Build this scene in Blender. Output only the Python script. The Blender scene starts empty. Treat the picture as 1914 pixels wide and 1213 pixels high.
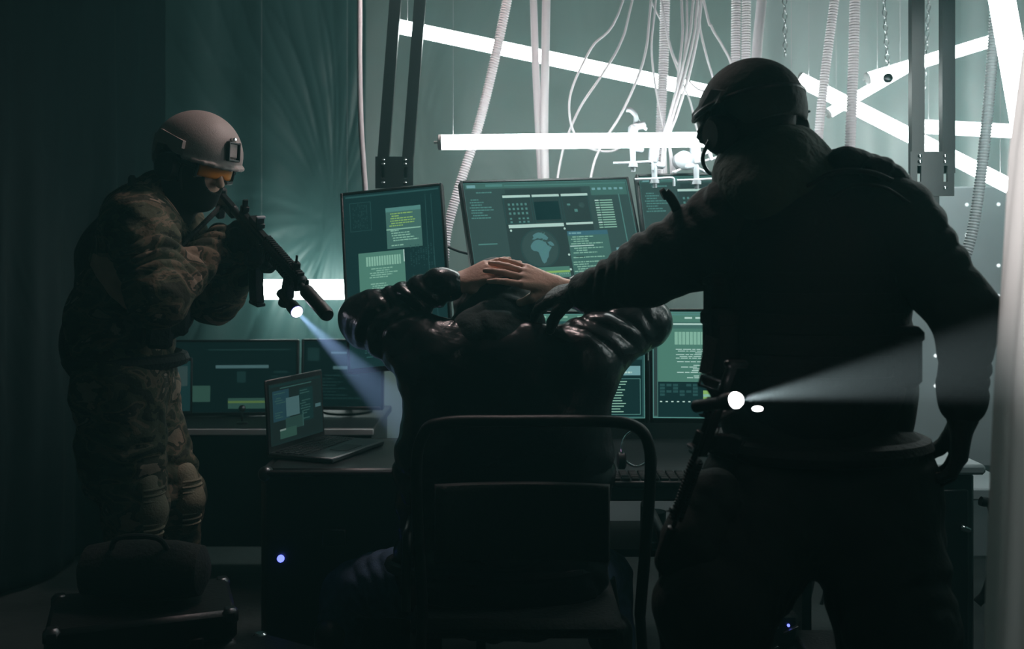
import bpy, math, random
import numpy as np
from mathutils import Vector, Matrix

# ------------------------------------------------------------------ camera, world, exposure
SC = bpy.context.scene
COL = SC.collection
FPX, CX, HY, EYE = 1914.0, 957.0, 470.0, 1.35
cam_d = bpy.data.cameras.new('camera')
cam_d.sensor_width = 36.0
cam_d.lens = 36.0 * FPX / 1914.0
cam_d.shift_y = -(606.5 - HY) / 1914.0
cam_d.clip_start = 0.05
cam_d.dof.use_dof = True
cam_d.dof.focus_distance = 2.95
cam_d.dof.aperture_fstop = 2.8
cam = bpy.data.objects.new('camera', cam_d)
cam.location = (0, 0, EYE)
cam.rotation_euler = (math.pi / 2, 0, 0)
COL.objects.link(cam)
SC.camera = cam
SC.view_settings.view_transform = 'Standard'
SC.view_settings.look = 'None'
SC.view_settings.gamma = 1.0
SC.view_settings.exposure = 0.0
SC.view_settings.use_curve_mapping = False

world = bpy.data.worlds.new('world')
SC.world = world
world.use_nodes = True
wn = world.node_tree
for n_ in list(wn.nodes):
    wn.nodes.remove(n_)
w_out = wn.nodes.new('ShaderNodeOutputWorld')
w_bg = wn.nodes.new('ShaderNodeBackground')
w_bg.inputs[0].default_value = (0.10, 0.42, 0.46, 1)
w_bg.inputs[1].default_value = 0.03
wn.links.new(w_bg.outputs[0], w_out.inputs[0])
w_vol = wn.nodes.new('ShaderNodeVolumeScatter')     # stage haze filling the room
w_vol.inputs['Color'].default_value = (0.30, 0.92, 0.92, 1)
w_vol.inputs['Density'].default_value = 0.028
w_vol.inputs['Anisotropy'].default_value = 0.15
wn.links.new(w_vol.outputs[0], w_out.inputs[1])

key_d = bpy.data.lights.new('added_top_spot', 'SPOT')   # unseen warm top spot, added to light the leather and the left man
key_d.energy = 44
key_d.color = (1, .86, .83)
key_d.spot_size = math.radians(125)
key_d.spot_blend = .8
key_d.shadow_soft_size = .12
key = bpy.data.objects.new('added_top_spot', key_d)
key.location = (-.05, 3.35, 2.88)
key.rotation_euler = (Vector((-.75, 2.85, 1.2)) - Vector(key.location)).to_track_quat('-Z', 'Y').to_euler()
COL.objects.link(key)
side_d = bpy.data.lights.new('added_curtain_spot', 'SPOT')     # unseen spot added behind the right plastic curtain to brighten it
side_d.energy = 190
side_d.color = (.95, 1, 1)
side_d.spot_size = math.radians(27)
side_d.spot_blend = 1.0
side_d.shadow_soft_size = .05
side = bpy.data.objects.new('added_curtain_spot', side_d)
side.location = (2.25, 2.65, 1.95)
side.rotation_euler = (Vector((1.02, 1.68, 1.58)) - Vector(side.location)).to_track_quat('-Z', 'Y').to_euler()
COL.objects.link(side)

LAMP = 17.0             # radiance of the white tube lamps


def W(px, py, d):
    """pixel of the photo and a distance from the camera -> point in the room"""
    return Vector(((px - CX) / FPX * d, d, EYE - (py - HY) / FPX * d))


def V(*a):
    return Vector(a)


# ------------------------------------------------------------------ helpers
ORG = {}


class MB:
    def __init__(self, M=None):
        self.v, self.f, self.m = [], [], []
        self.M = M or Matrix.Identity(4)
        self.mi = 0

    def add(self, vs, fs):
        o = len(self.v)
        self.v += [tuple(self.M @ Vector(p)) for p in vs]
        self.f += [tuple(i + o for i in q) for q in fs]
        self.m += [self.mi] * len(fs)
        return self

    def box(self, c, s, rot=None, bev=0.0):
        hx, hy, hz = s[0] / 2, s[1] / 2, s[2] / 2
        b = min(bev, hx * .9, hy * .9, hz * .9)
        R = rot if rot is not None else Matrix.Identity(3)
        c = Vector(c)
        vs, fs = [], []
        if b <= 0:
            for x in (-hx, hx):
                for y in (-hy, hy):
                    for z in (-hz, hz):
                        vs.append(c + R @ Vector((x, y, z)))
            fs = [(0, 1, 3, 2), (4, 6, 7, 5), (0, 4, 5, 1), (2, 3, 7, 6), (0, 2, 6, 4), (1, 5, 7, 3)]
        else:
            idx = {}
            for sx in (-1, 1):
                for sy in (-1, 1):
                    for sz in (-1, 1):
                        for k in range(3):
                            p = [sx * hx, sy * hy, sz * hz]
                            for j in range(3):
                                if j != k:
                                    p[j] -= (sx, sy, sz)[j] * b
                            idx[(sx, sy, sz, k)] = len(vs)
                            vs.append(c + R @ Vector(p))
            I = idx
            for s_ in (-1, 1):
                q = [I[(s_, -1, -1, 0)], I[(s_, 1, -1, 0)], I[(s_, 1, 1, 0)], I[(s_, -1, 1, 0)]]
                fs.append(tuple(q if s_ > 0 else q[::-1]))
                q = [I[(-1, s_, -1, 1)], I[(-1, s_, 1, 1)], I[(1, s_, 1, 1)], I[(1, s_, -1, 1)]]
                fs.append(tuple(q if s_ > 0 else q[::-1]))
                q = [I[(-1, -1, s_, 2)], I[(1, -1, s_, 2)], I[(1, 1, s_, 2)], I[(-1, 1, s_, 2)]]
                fs.append(tuple(q if s_ > 0 else q[::-1]))
            for a in (-1, 1):
                for c_ in (-1, 1):
                    q = [I[(a, c_, -1, 0)], I[(a, c_, 1, 0)], I[(a, c_, 1, 1)], I[(a, c_, -1, 1)]]
                    fs.append(tuple(q if a * c_ < 0 else q[::-1]) if False else tuple(q))
                    fs.append((I[(a, -1, c_, 0)], I[(a, 1, c_, 0)], I[(a, 1, c_, 2)], I[(a, -1, c_, 2)]))
                    fs.append((I[(-1, a, c_, 1)], I[(1, a, c_, 1)], I[(1, a, c_, 2)], I[(-1, a, c_, 2)]))
                    for e in (-1, 1):
                        fs.append((I[(a, c_, e, 0)], I[(a, c_, e, 1)], I[(a, c_, e, 2)]))
        return self.add(vs, fs)

    def tube(self, pts, r, n=12, caps=True, r_fn=None):
        pts = [Vector(p) for p in pts]
        N = len(pts)
        T = []
        for i in range(N):
            a = pts[max(0, i - 1)]
            b = pts[min(N - 1, i + 1)]
            t = b - a
            T.append(t.normalized() if t.length > 1e-9 else Vector((0, 0, 1)))
        up = Vector((0, 0, 1)) if abs(T[0].z) < .9 else Vector((1, 0, 0))
        nrm = T[0].cross(up).normalized()
        vs, fs = [], []
        for i in range(N):
            nrm = (nrm - T[i] * nrm.dot(T[i])).normalized()
            bn = T[i].cross(nrm)
            ri = r_fn(i / max(1, N - 1)) if r_fn else (r[i] if isinstance(r, (list, tuple)) else r)
            for k in range(n):
                a = 2 * math.pi * k / n
                vs.append(pts[i] + nrm * math.cos(a) * ri + bn * math.sin(a) * ri)
        for i in range(N - 1):
            for k in range(n):
                k2 = (k + 1) % n
                fs.append((i * n + k, i * n + k2, (i + 1) * n + k2, (i + 1) * n + k))
        if caps:
            fs.append(tuple(range(n))[::-1])
            fs.append(tuple((N - 1) * n + k for k in range(n)))
        return self.add(vs, fs)

    def cyl(self, a, b, r, r2=None, n=20):
        return self.tube([a, b], [r, r if r2 is None else r2], n)

    def lathe(self, c, axis, prof, n=24):
        """prof: list of (distance along axis, radius)"""
        c, ax = Vector(c), Vector(axis).normalized()
        up = Vector((0, 0, 1)) if abs(ax.z) < .9 else Vector((1, 0, 0))
        u = ax.cross(up).normalized()
        w = ax.cross(u)
        vs, fs = [], []
        for (h, r) in prof:
            for k in range(n):
                a = 2 * math.pi * k / n
                vs.append(c + ax * h + u * math.cos(a) * max(r, 1e-4) + w * math.sin(a) * max(r, 1e-4))
        for i in range(len(prof) - 1):
            for k in range(n):
                k2 = (k + 1) % n
                fs.append((i * n + k, i * n + k2, (i + 1) * n + k2, (i + 1) * n + k))
        fs.append(tuple(range(n))[::-1])
        fs.append(tuple((len(prof) - 1) * n + k for k in range(n)))
        return self.add(vs, fs)

    def ball(self, c, r, n=14, sc=(1, 1, 1)):
        vs, fs = [], []
        for i in range(n + 1):
            t = math.pi * i / n
            for k in range(2 * n):
                a = math.pi * k / n
                vs.append((c[0] + r * sc[0] * math.sin(t) * math.cos(a), c[1] + r * sc[1] * math.sin(t) * math.sin(a), c[2] + r * sc[2] * math.cos(t)))
        m = 2 * n
        for i in range(n):
            for k in range(m):
                k2 = (k + 1) % m
                fs.append((i * m + k, (i + 1) * m + k, (i + 1) * m + k2, i * m + k2))
        return self.add(vs, fs)

    def ring(self, c, axis, R, r, n=20, m=8, sc=1.0, long_ax=None):
        c, ax = Vector(c), Vector(axis).normalized()
        up = Vector(long_ax) if long_ax is not None else (Vector((0, 0, 1)) if abs(ax.z) < .9 else Vector((1, 0, 0)))
        u = (up - ax * up.dot(ax)).normalized()
        w = ax.cross(u)
        vs, fs = [], []
        for i in range(n):
            a = 2 * math.pi * i / n
            rad = u * math.cos(a) * sc + w * math.sin(a)
            for k in range(m):
                b = 2 * math.pi * k / m
                vs.append(c + rad * R + rad.normalized() * math.cos(b) * r + ax * math.sin(b) * r)
        for i in range(n):
            for k in range(m):
                i2, k2 = (i + 1) % n, (k + 1) % m
                fs.append((i * m + k, i2 * m + k, i2 * m + k2, i * m + k2))
        return self.add(vs, fs)

    def quad(self, a, b, c, d):
        return self.add([a, b, c, d], [(0, 1, 2, 3)])

    def prism(self, poly, y0, y1):
        n = len(poly)
        vs = [(x, y0, z) for x, z in poly] + [(x, y1, z) for x, z in poly]
        fs = [tuple(range(n)), tuple(range(n, 2 * n))[::-1]] + [(i, n + i, n + (i + 1) % n, (i + 1) % n) for i in range(n)]
        return self.add(vs, fs)

    def build(self, name, mat, parent=None, loc=None, smooth=True, sharp=True):
        return mesh_obj(name, self.v, self.f, mat, parent, loc, smooth, self.m, sharp)


def mesh_obj(name, v, f, mat, parent=None, loc=None, smooth=True, mi=None, sharp=True):
    if parent is not None:
        off = Vector(ORG[parent.name])
    else:
        if loc is None:
            a = np.array(v, float)
            loc = ((a[:, 0].min() + a[:, 0].max()) / 2, (a[:, 1].min() + a[:, 1].max()) / 2, a[:, 2].min())
        off = Vector(loc)
    a = np.array(v, float) - np.array(tuple(off))
    me = bpy.data.meshes.new(name)
    me.from_pydata(a.tolist(), [], [tuple(int(i) for i in q) for q in f] if not isinstance(f, np.ndarray) else f.tolist())
    mats = mat if isinstance(mat, (list, tuple)) else [mat]
    for m_ in mats:
        me.materials.append(m_)
    if mi is not None and len(mats) > 1:
        me.polygons.foreach_set('material_index', mi)
    me.update()
    import bmesh
    if len(v) < 60000 and sharp:
        bm = bmesh.new()
        bm.from_mesh(me)
        bmesh.ops.recalc_face_normals(bm, faces=bm.faces)
        bm.to_mesh(me)
        bm.free()
    if smooth:
        me.polygons.foreach_set('use_smooth', [True] * len(me.polygons))
        if sharp:
            try:
                me.set_sharp_from_angle(angle=math.radians(38))
            except Exception:
                pass
    o = bpy.data.objects.new(name, me)
    COL.objects.link(o)
    if parent is not None:
        o.parent = parent
        ORG[o.name] = tuple(off)
    else:
        o.location = off
        ORG[o.name] = tuple(off)
    return o


def thing(name, label, cat, loc, group=None):
    o = bpy.data.objects.new(name, None)
    o.empty_display_size = 0.1
    COL.objects.link(o)
    o.location = loc
    ORG[o.name] = tuple(loc)
    o['label'] = label
    o['category'] = cat
    if group:
        o['group'] = group
    return o


def tag(o, label, cat, group=None, kind=None):
    o['label'] = label
    o['category'] = cat
    if group:
        o['group'] = group
    if kind:
        o['kind'] = kind
    return o


def struct(name, mb, mat, label=None):
    o = mb.build(name, mat)
    o['kind'] = 'structure'
    return o


def rotm(yaw=0, pitch=0, roll=0):
    return Matrix.Rotation(yaw, 3, 'Z') @ Matrix.Rotation(pitch, 3, 'X') @ Matrix.Rotation(roll, 3, 'Y')


def frame(o, R):
    M = R.to_4x4()
    M.translation = Vector(o)
    return M


def bez(pts, n=40):
    """smooth curve through the points"""
    P = [Vector(p) for p in pts]
    P = [P[0] * 2 - P[1]] + P + [P[-1] * 2 - P[-2]]
    out = []
    seg = len(P) - 3
    per = max(2, n // seg)
    for i in range(seg):
        p0, p1, p2, p3 = P[i:i + 4]
        for k in range(per):
            t = k / per
            out.append(.5 * ((2 * p1) + (p2 - p0) * t + (2 * p0 - 5 * p1 + 4 * p2 - p3) * t * t + (3 * p1 - p0 - 3 * p2 + p3) * t ** 3))
    out.append(P[-2])
    return out


# ------------------------------------------------------------------ materials
def mat(name, col, rough=.6, metal=0.0, bump=0.0, bscale=40.0, spec=.5, emit=None, estr=1.0, vary=0.0, coat=0.0, sheen=0.0, alpha=None, trans=0.0, noise_detail=4):
    m = bpy.data.materials.new(name)
    m.use_nodes = True
    nt = m.node_tree
    b = nt.nodes['Principled BSDF']
    b.inputs['Base Color'].default_value = (*col, 1)
    b.inputs['Roughness'].default_value = rough
    b.inputs['Metallic'].default_value = metal
    b.inputs['Specular IOR Level'].default_value = spec
    if coat:
        b.inputs['Coat Weight'].default_value = coat
        b.inputs['Coat Roughness'].default_value = .2
    if sheen:
        b.inputs['Sheen Weight'].default_value = sheen
    if trans:
        b.inputs['Transmission Weight'].default_value = trans
    if emit:
        b.inputs['Emission Color'].default_value = (*emit, 1)
        b.inputs['Emission Strength'].default_value = estr
    if bump or vary:
        tc = nt.nodes.new('ShaderNodeTexCoord')
        ns = nt.nodes.new('ShaderNodeTexNoise')
        ns.inputs['Scale'].default_value = bscale
        ns.inputs['Detail'].default_value = noise_detail
        nt.links.new(tc.outputs['Object'], ns.inputs['Vector'])
        if bump:
            bp = nt.nodes.new('ShaderNodeBump')
            bp.inputs['Strength'].default_value = bump
            bp.inputs['Distance'].default_value = .01
            nt.links.new(ns.outputs['Fac'], bp.inputs['Height'])
            nt.links.new(bp.outputs[0], b.inputs['Normal'])
        if vary:
            cr = nt.nodes.new('ShaderNodeValToRGB')
            cr.color_ramp.elements[0].position = .35
            cr.color_ramp.elements[1].position = .65
            cr.color_ramp.elements[0].color = (*[c * (1 - vary) for c in col], 1)
            cr.color_ramp.elements[1].color = (*[min(1, c * (1 + vary)) for c in col], 1)
            n2 = nt.nodes.new('ShaderNodeTexNoise')
            n2.inputs['Scale'].default_value = bscale * .15
            nt.links.new(tc.outputs['Object'], n2.inputs['Vector'])
            nt.links.new(n2.outputs['Fac'], cr.inputs[0])
            nt.links.new(cr.outputs[0], b.inputs['Base Color'])
    return m


def emis(name, col, s=1.0):
    m = bpy.data.materials.new(name)
    m.use_nodes = True
    nt = m.node_tree
    nt.nodes.remove(nt.nodes['Principled BSDF'])
    e = nt.nodes.new('ShaderNodeEmission')
    e.inputs[0].default_value = (*col, 1)
    e.inputs[1].default_value = s
    nt.links.new(e.outputs[0], nt.nodes['Material Output'].inputs[0])
    m.cycles.emission_sampling = 'AUTO'
    return m


def camo(name, cols, scale=9, rough=.85):
    m = bpy.data.materials.new(name)
    m.use_nodes = True
    nt = m.node_tree
    b = nt.nodes['Principled BSDF']
    b.inputs['Roughness'].default_value = rough
    b.inputs['Specular IOR Level'].default_value = .25
    tc = nt.nodes.new('ShaderNodeTexCoord')
    mp = nt.nodes.new('ShaderNodeMapping')
    mp.inputs['Scale'].default_value = (1, 1, 1.8)
    nt.links.new(tc.outputs['Object'], mp.inputs[0])
    n1 = nt.nodes.new('ShaderNodeTexNoise')
    n1.inputs['Scale'].default_value = scale
    n1.inputs['Detail'].default_value = 3
    n1.inputs['Distortion'].default_value = .7
    nt.links.new(mp.outputs[0], n1.inputs['Vector'])
    cr = nt.nodes.new('ShaderNodeValToRGB')
    cr.color_ramp.interpolation = 'CONSTANT'
    e = cr.color_ramp.elements
    e[0].position = 0
    e[0].color = (*cols[0], 1)
    e[1].position = .42
    e[1].color = (*cols[1], 1)
    for p, c in zip((.50, .56, .64), cols[2:]):
        x = e.new(p)
        x.color = (*c, 1)
    nt.links.new(n1.outputs['Fac'], cr.inputs[0])
    nt.links.new(cr.outputs[0], b.inputs['Base Color'])
    n2 = nt.nodes.new('ShaderNodeTexNoise')
    n2.inputs['Scale'].default_value = 30
    n2.inputs['Detail'].default_value = 5
    nt.links.new(tc.outputs['Object'], n2.inputs['Vector'])
    bp = nt.nodes.new('ShaderNodeBump')
    bp.inputs['Strength'].default_value = .5
    bp.inputs['Distance'].default_value = .012
    nt.links.new(n2.outputs['Fac'], bp.inputs['Height'])
    nt.links.new(bp.outputs[0], b.inputs['Normal'])
    return m


M = {}
M['tube'] = emis('lamp_white', (.84, 1.0, .98), LAMP)
M['tube_far'] = emis('lamp_white_far', (.80, 1.0, .96), LAMP * .7)
M['cap'] = mat('lamp_cap', (.75, .75, .75), .4)
M['floor'] = mat('concrete', (.035, .045, .045), .7, bump=.3, bscale=25, vary=.25)
M['wall'] = mat('painted_wall', (.13, .24, .22), .8, bump=.2, bscale=12, vary=.12)
M['ceil'] = mat('ceiling_paint', (.06, .075, .075), .9)
M['postmetal'] = mat('post_metal', (.014, .020, .021), .42, 0.0, bump=.05, bscale=60)
M['clampmetal'] = mat('silver_metal', (.60, .62, .66), .38, .35)
M['blackmetal'] = mat('black_metal', (.008, .009, .010), .5, .3, bump=.1, bscale=80)
M['greymetal'] = mat('grey_metal', (.10, .11, .115), .35, .9, bump=.05, bscale=60)
M['chrome'] = mat('chrome', (.72, .72, .74), .16, 1.0)
M['black'] = mat('black_plastic', (.010, .011, .012), .42, bump=.12, bscale=120)
M['matte'] = mat('matte_black', (.008, .009, .009), .8)
M['hose'] = mat('white_conduit', (.86, .79, .82), .5)
M['hose2'] = mat('grey_conduit', (.30, .32, .33), .4)
M['cable'] = mat('white_cable', (.85, .78, .81), .45)
M['dcable'] = mat('black_cable', (.012, .012, .014), .5)
M['desk'] = mat('dark_desk_top', (.014, .019, .021), .45, vary=.2, bscale=30)
M['skin'] = mat('skin', (.70, .41, .31), .5, bump=.12, bscale=160, vary=.08)
M['leather'] = mat('black_leather', (.009, .009, .011), .27, bump=.30, bscale=38, spec=.55)
M['hood'] = mat('black_cotton', (.012, .028, .029), .85, bump=.25, bscale=60, sheen=.15)
M['jeans'] = mat('blue_denim', (.035, .06, .11), .85, bump=.2, bscale=200, vary=.2)
M['vest'] = mat('black_nylon', (.010, .012, .012), .75, bump=.4, bscale=90)
M['darkcloth'] = mat('dark_uniform', (.016, .021, .019), .85, bump=.4, bscale=45, vary=.3)
M['scarf'] = mat('dark_olive_scarf', (.035, .05, .035), .9, bump=.5, bscale=60)
M['helmet_tan'] = mat('tan_helmet', (.36, .30, .28), .55, bump=.12, bscale=300)
M['helmet_dark'] = mat('dark_helmet_cloth', (.022, .030, .026), .8, bump=.3, bscale=60, vary=.3)
M['glove'] = mat('black_glove', (.014, .017, .017), .6, bump=.4, bscale=90)
M['gun'] = mat('gun_black', (.012, .013, .014), .42, .3, bump=.1, bscale=120)
M['rubber'] = mat('rubber', (.012, .012, .012), .8)
M['lens_orange'] = mat('orange_lens', (.85, .26, .02), .12, spec=.6, coat=.6)
M['tan'] = mat('tan_webbing', (.22, .19, .13), .8, bump=.3, bscale=150)
M['camo'] = camo('camouflage', [(.030, .032, .022), (.075, .078, .050), (.16, .125, .085), (.055, .05, .035), (.30, .23, .17)])
M['orange'] = mat('red_orange_cloth', (.62, .09, .03), .8)
M['white_leds'] = emis('led_dot', (.85, 1, 1), 1.2)
M['led_blue'] = emis('blue_led', (.12, .16, 1.0), 3.0)
M['torch'] = emis('torch_lens', (1, .97, 1), 9.0)
M['torch_blue'] = emis('torch_lens_cool', (.86, .86, 1), 9.0)
M['blue_rim'] = mat('blue_anodised', (.02, .02, .16), .3, .7)
M['glass'] = mat('smoked_glass', (.25, .3, .3), .1, trans=.7)
M['perf'] = mat('grey_panel', (.42, .48, .50), .55, vary=.1, bscale=20)
M['lit_edge'] = mat('painted_lit_edge', (.45, .5, .5), .7)


def sheet_mat(name, col, rough, bs, alpha=1.0, sx=(1, 1, 1)):
    m = mat(name, col, rough, spec=.7 if rough < .5 else .2)
    nt = m.node_tree
    b = nt.nodes['Principled BSDF']
    tc = nt.nodes.new('ShaderNodeTexCoord')
    mp = nt.nodes.new('ShaderNodeMapping')
    mp.inputs['Scale'].default_value = sx
    nt.links.new(tc.outputs['Object'], mp.inputs[0])
    vo = nt.nodes.new('ShaderNodeTexNoise')
    vo.inputs['Scale'].default_value = bs
    vo.inputs['Detail'].default_value = 2
    vo.inputs['Distortion'].default_value = 1.2
    nt.links.new(mp.outputs[0], vo.inputs['Vector'])
    bp = nt.nodes.new('ShaderNodeBump')
    bp.inputs['Strength'].default_value = .8
    bp.inputs['Distance'].default_value = .05
    nt.links.new(vo.outputs['Fac'], bp.inputs['Height'])
    nt.links.new(bp.outputs[0], b.inputs['Normal'])
    return m


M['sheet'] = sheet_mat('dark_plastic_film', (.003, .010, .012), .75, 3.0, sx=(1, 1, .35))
M['sheet_b'] = sheet_mat('plastic_film_painted_dim', (.075, .165, .16), .42, 2.2, sx=(1, 1, .5))  # next three: lamp glow put into the film colour, dim left to bright right
M['sheet_c'] = sheet_mat('plastic_film_painted_lit', (.36, .47, .44), .42, 2.2, sx=(1, 1, .5))
M['sheet_d'] = sheet_mat('plastic_film_painted_bright', (.62, .72, .71), .40, 2.2, sx=(1, 1, .5))
M['sheet_w'] = mat('milky_plastic_film', (.55, .55, .53), .6)
_nt = M['sheet_w'].node_tree
_tr = _nt.nodes.new('ShaderNodeBsdfTranslucent')
_tr.inputs[0].default_value = (.88, .82, .80, 1)
_mx = _nt.nodes.new('ShaderNodeMixShader')
_mx.inputs[0].default_value = .75
_nt.links.new(_nt.nodes['Principled BSDF'].outputs[0], _mx.inputs[1])
_nt.links.new(_tr.outputs[0], _mx.inputs[2])
_nt.links.new(_mx.outputs[0], _nt.nodes['Material Output'].inputs[0])

random.seed(7)
# ------------------------------------------------------------------ lamps: white tubes
RX0, RX1, RY0, RY1, RZ = -2.75, 2.75, -0.9, 5.6, 2.95


def tube_lamp(a, b, r, label, m=None, group='white tube lamps'):
    a, b = Vector(a), Vector(b)
    t = thing('tube_lamp', label, 'lamp', (a + b) / 2, group)
    d = (b - a).normalized()
    mb = MB()
    mb.lathe(a + d * .010, d, [(0, r * .93), (.004, r), ((b - a).length - .024, r), ((b - a).length - .020, r * .93)], 20)
    mb.build('lamp_tube', m or M['tube'], t)
    for p, s in ((a, 1), (b, -1)):
        c = MB()
        c.lathe(p, d * s, [(-.012, .004), (0, .004), (0.0005, r * .8), (.003, r * 1.02), (.013, r * 1.04)], 20)
        c.build('end_cap', M['cap'], t)
        q = p + d * s * .05
        if q.z < RZ - .05:
            MB().tube([q + V(0, 0, r * .9), Vector((q.x, q.y, RZ - .004))], .0006, 6).build('hanger_wire', M['cable'], t)
    return t


tube_lamp(W(818, 266, 3.30), W(1508, 259, 3.30), .0245, 'horizontal white tube lamp glowing directly above the monitors')
tube_lamp(W(738, 48, 3.95), W(1420, 192, 4.05), .027, 'long white tube lamp sloping down from the left black ceiling mount towards the helmeted man')
tube_lamp(W(1490, 146, 3.9), W(1895, 352, 3.6), .026, 'white tube lamp sloping steeply down to the right behind the man in the dark helmet')
tube_lamp(W(1618, 148, 4.2), W(1888, 66, 4.2), .024, 'white tube lamp rising to the upper right beside the hanging chain')
tube_lamp(W(1545, 214, 4.4), W(1700, 124, 4.45), .021, 'short slanted white tube lamp crossing behind two corrugated hoses')
tube_lamp(W(1715, 236, 4.6), W(1912, 246, 4.6), .030, 'white tube lamp lying level at the far right above the perforated panel')
tube_lamp(W(470, 541, 5.05), W(668, 541, 5.05), .048, 'thick glowing tube lamp low behind the rifle, level with its muzzle', M['tube_far'])
tube_lamp(W(1862, -60, 2.85), W(1962, 500, 2.65), .034, 'upright white tube lamp at the top right edge beside the milky curtain')

# ------------------------------------------------------------------ room shell
mb = MB().box((0, 2.35, -.05), (RX1 - RX0 + .2, RY1 - RY0 + .2, .1)); struct('floor', mb, M['floor'])
mb = MB().box((0, 2.35, RZ + .05), (RX1 - RX0 + .2, RY1 - RY0 + .2, .1)); struct('ceiling', mb, M['ceil'])
mb = MB().box((0, RY1 + .05, RZ / 2), (RX1 - RX0 + .2, .1, RZ)); struct('wall_back', mb, M['wall'])
mb = MB().box((RX0 - .05, 2.35, RZ / 2), (.1, RY1 - RY0, RZ)); struct('wall_left', mb, M['wall'])
mb = MB().box((RX1 + .05, 2.35, RZ / 2), (.1, RY1 - RY0, RZ)); struct('wall_right', mb, M['wall'])
mb = MB().box((0, RY1 - .01, .06), (RX1 - RX0, .02, .12)); struct('baseboard_back', mb, M['matte'])


# hanging plastic sheeting
def hang(name, p0, p1, z0, z1, folds, amp, material, label, wr=None, nx=160, nz=90, group=None, seed=1):
    rnd = random.Random(seed)
    p0, p1 = Vector(p0), Vector(p1)
    d = (p1 - p0)
    nrm = Vector((d.y, -d.x, 0)).normalized()
    ph = [rnd.uniform(0, 6.28) for _ in range(8)]
    vs, fs = [], []
    for j in range(nz + 1):
        v = j / nz
        for i in range(nx + 1):
            u = i / nx
            w = 0
            for k in range(4):
                w += math.sin(u * folds * (1 + .63 * k) * 6.283 + ph[k] + .8 * math.sin(v * 3 + ph[k + 4])) / (1 + .7 * k)
            off = amp * w * (.45 + .55 * (1 - v))
            if wr:
                off += wr(u, v)
            q = p0 + d * u + nrm * off
            vs.append((q.x, q.y, z0 + (z1 - z0) * v))
    for j in range(nz):
        for i in range(nx):
            a = j * (nx + 1) + i
            fs.append((a, a + 1, a + nx + 2, a + nx + 1))
    o = mesh_obj(name, vs, fs, material, sharp=False)
    s = o.modifiers.new('thickness', 'SOLIDIFY')
    s.thickness = .003
    tag(o, label, 'plastic sheet', group)
    return o


def rays(u, v):
    """pulled creases fanning out from a tie point"""
    x, z = (u - .92) * 3.0, (v - .52) * 2.4
    r = math.hypot(x, z)
    a = math.atan2(z, x)
    s = abs(math.sin(a * 9 + 1.3 * math.sin(r * 3))) ** .35
    t = abs(math.sin(a * 23 + 2 + math.sin(r * 5))) ** .5
    return .018 * (s - .7) * min(1, r * 1.5) + .006 * t


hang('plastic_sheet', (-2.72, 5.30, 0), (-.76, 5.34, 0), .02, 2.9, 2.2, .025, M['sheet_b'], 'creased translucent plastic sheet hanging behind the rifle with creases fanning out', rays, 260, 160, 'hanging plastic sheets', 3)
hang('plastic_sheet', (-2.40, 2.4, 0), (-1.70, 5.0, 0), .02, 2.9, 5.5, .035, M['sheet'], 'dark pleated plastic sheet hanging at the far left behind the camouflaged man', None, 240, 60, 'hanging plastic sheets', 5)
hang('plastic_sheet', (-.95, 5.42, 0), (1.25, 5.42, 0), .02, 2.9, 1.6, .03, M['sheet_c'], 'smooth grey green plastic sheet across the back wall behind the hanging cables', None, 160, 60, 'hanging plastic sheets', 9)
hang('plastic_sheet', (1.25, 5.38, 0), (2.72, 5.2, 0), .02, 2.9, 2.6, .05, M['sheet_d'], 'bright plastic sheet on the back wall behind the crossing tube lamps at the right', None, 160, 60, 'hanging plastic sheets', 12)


# milky plastic curtain rolled like a column at the right edge
def column():
    vs, fs = [], []
    n, nz = 70, 60
    ey = [(-600, 1990), (60, 1914), (260, 1886), (480, 1871), (700, 1852), (1213, 1837), (2100, 1825)]
    for j in range(nz + 1):
        z = .02 + 2.9 * j / nz
        y = HY - (z - EYE) * FPX / 1.62
        px = np.interp(y, [p[0] for p in ey], [p[1] for p in ey])
        xe = (px - CX) / FPX * 1.62
        for i in range(n + 1):
            a = math.pi * (.72 + 1.0 * i / n)
            r = .20 + .005 * math.sin(a * 9 + z * 2) + .004 * math.sin(a * 17 - z * 3)
            vs.append((xe + .25 + r * math.cos(a), 1.66 + r * math.sin(a), z))
    m = n + 1
    for j in range(nz):
        for i in range(n):
            fs.append((j * m + i, j * m + i + 1, (j + 1) * m + i + 1, (j + 1) * m + i))
    o = mesh_obj('plastic_curtain', vs, fs, M['sheet_w'], sharp=False)
    return o


tag(column(), 'blurred milky white plastic curtain hanging at the right edge, nearest the viewer', 'plastic curtain')

# perforated panel at the right rear
t = thing('perforated_panel', 'blue grey equipment panel with rows of tiny bright dots beside the milky curtain', 'panel', (1.95, 4.3, 0))
PM = frame(W(1865, 610, 4.2), rotm(-.25))
mb = MB(PM).box((0, 0, 0), (1.1, .03, 1.15), bev=.006)
mb.build('board', M['perf'], t)
for r_ in range(9):
    for c_ in range(9):
        if (r_ * 7 + c_ * 3) % 4 != 3:
            MB(PM).lathe((-.48 + c_ * .12, -.017, .5 - r_ * .125), (0, -1, 0), [(-.002, .0075), (.002, .0065)], 10).build('indicator_dot', M['white_leds'], t)
for x_ in (-.53, .53):
    MB(PM).box((x_, .032, -.25), (.04, .03, 1.75), bev=.004).build('upright', M['greymetal'], t)


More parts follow.
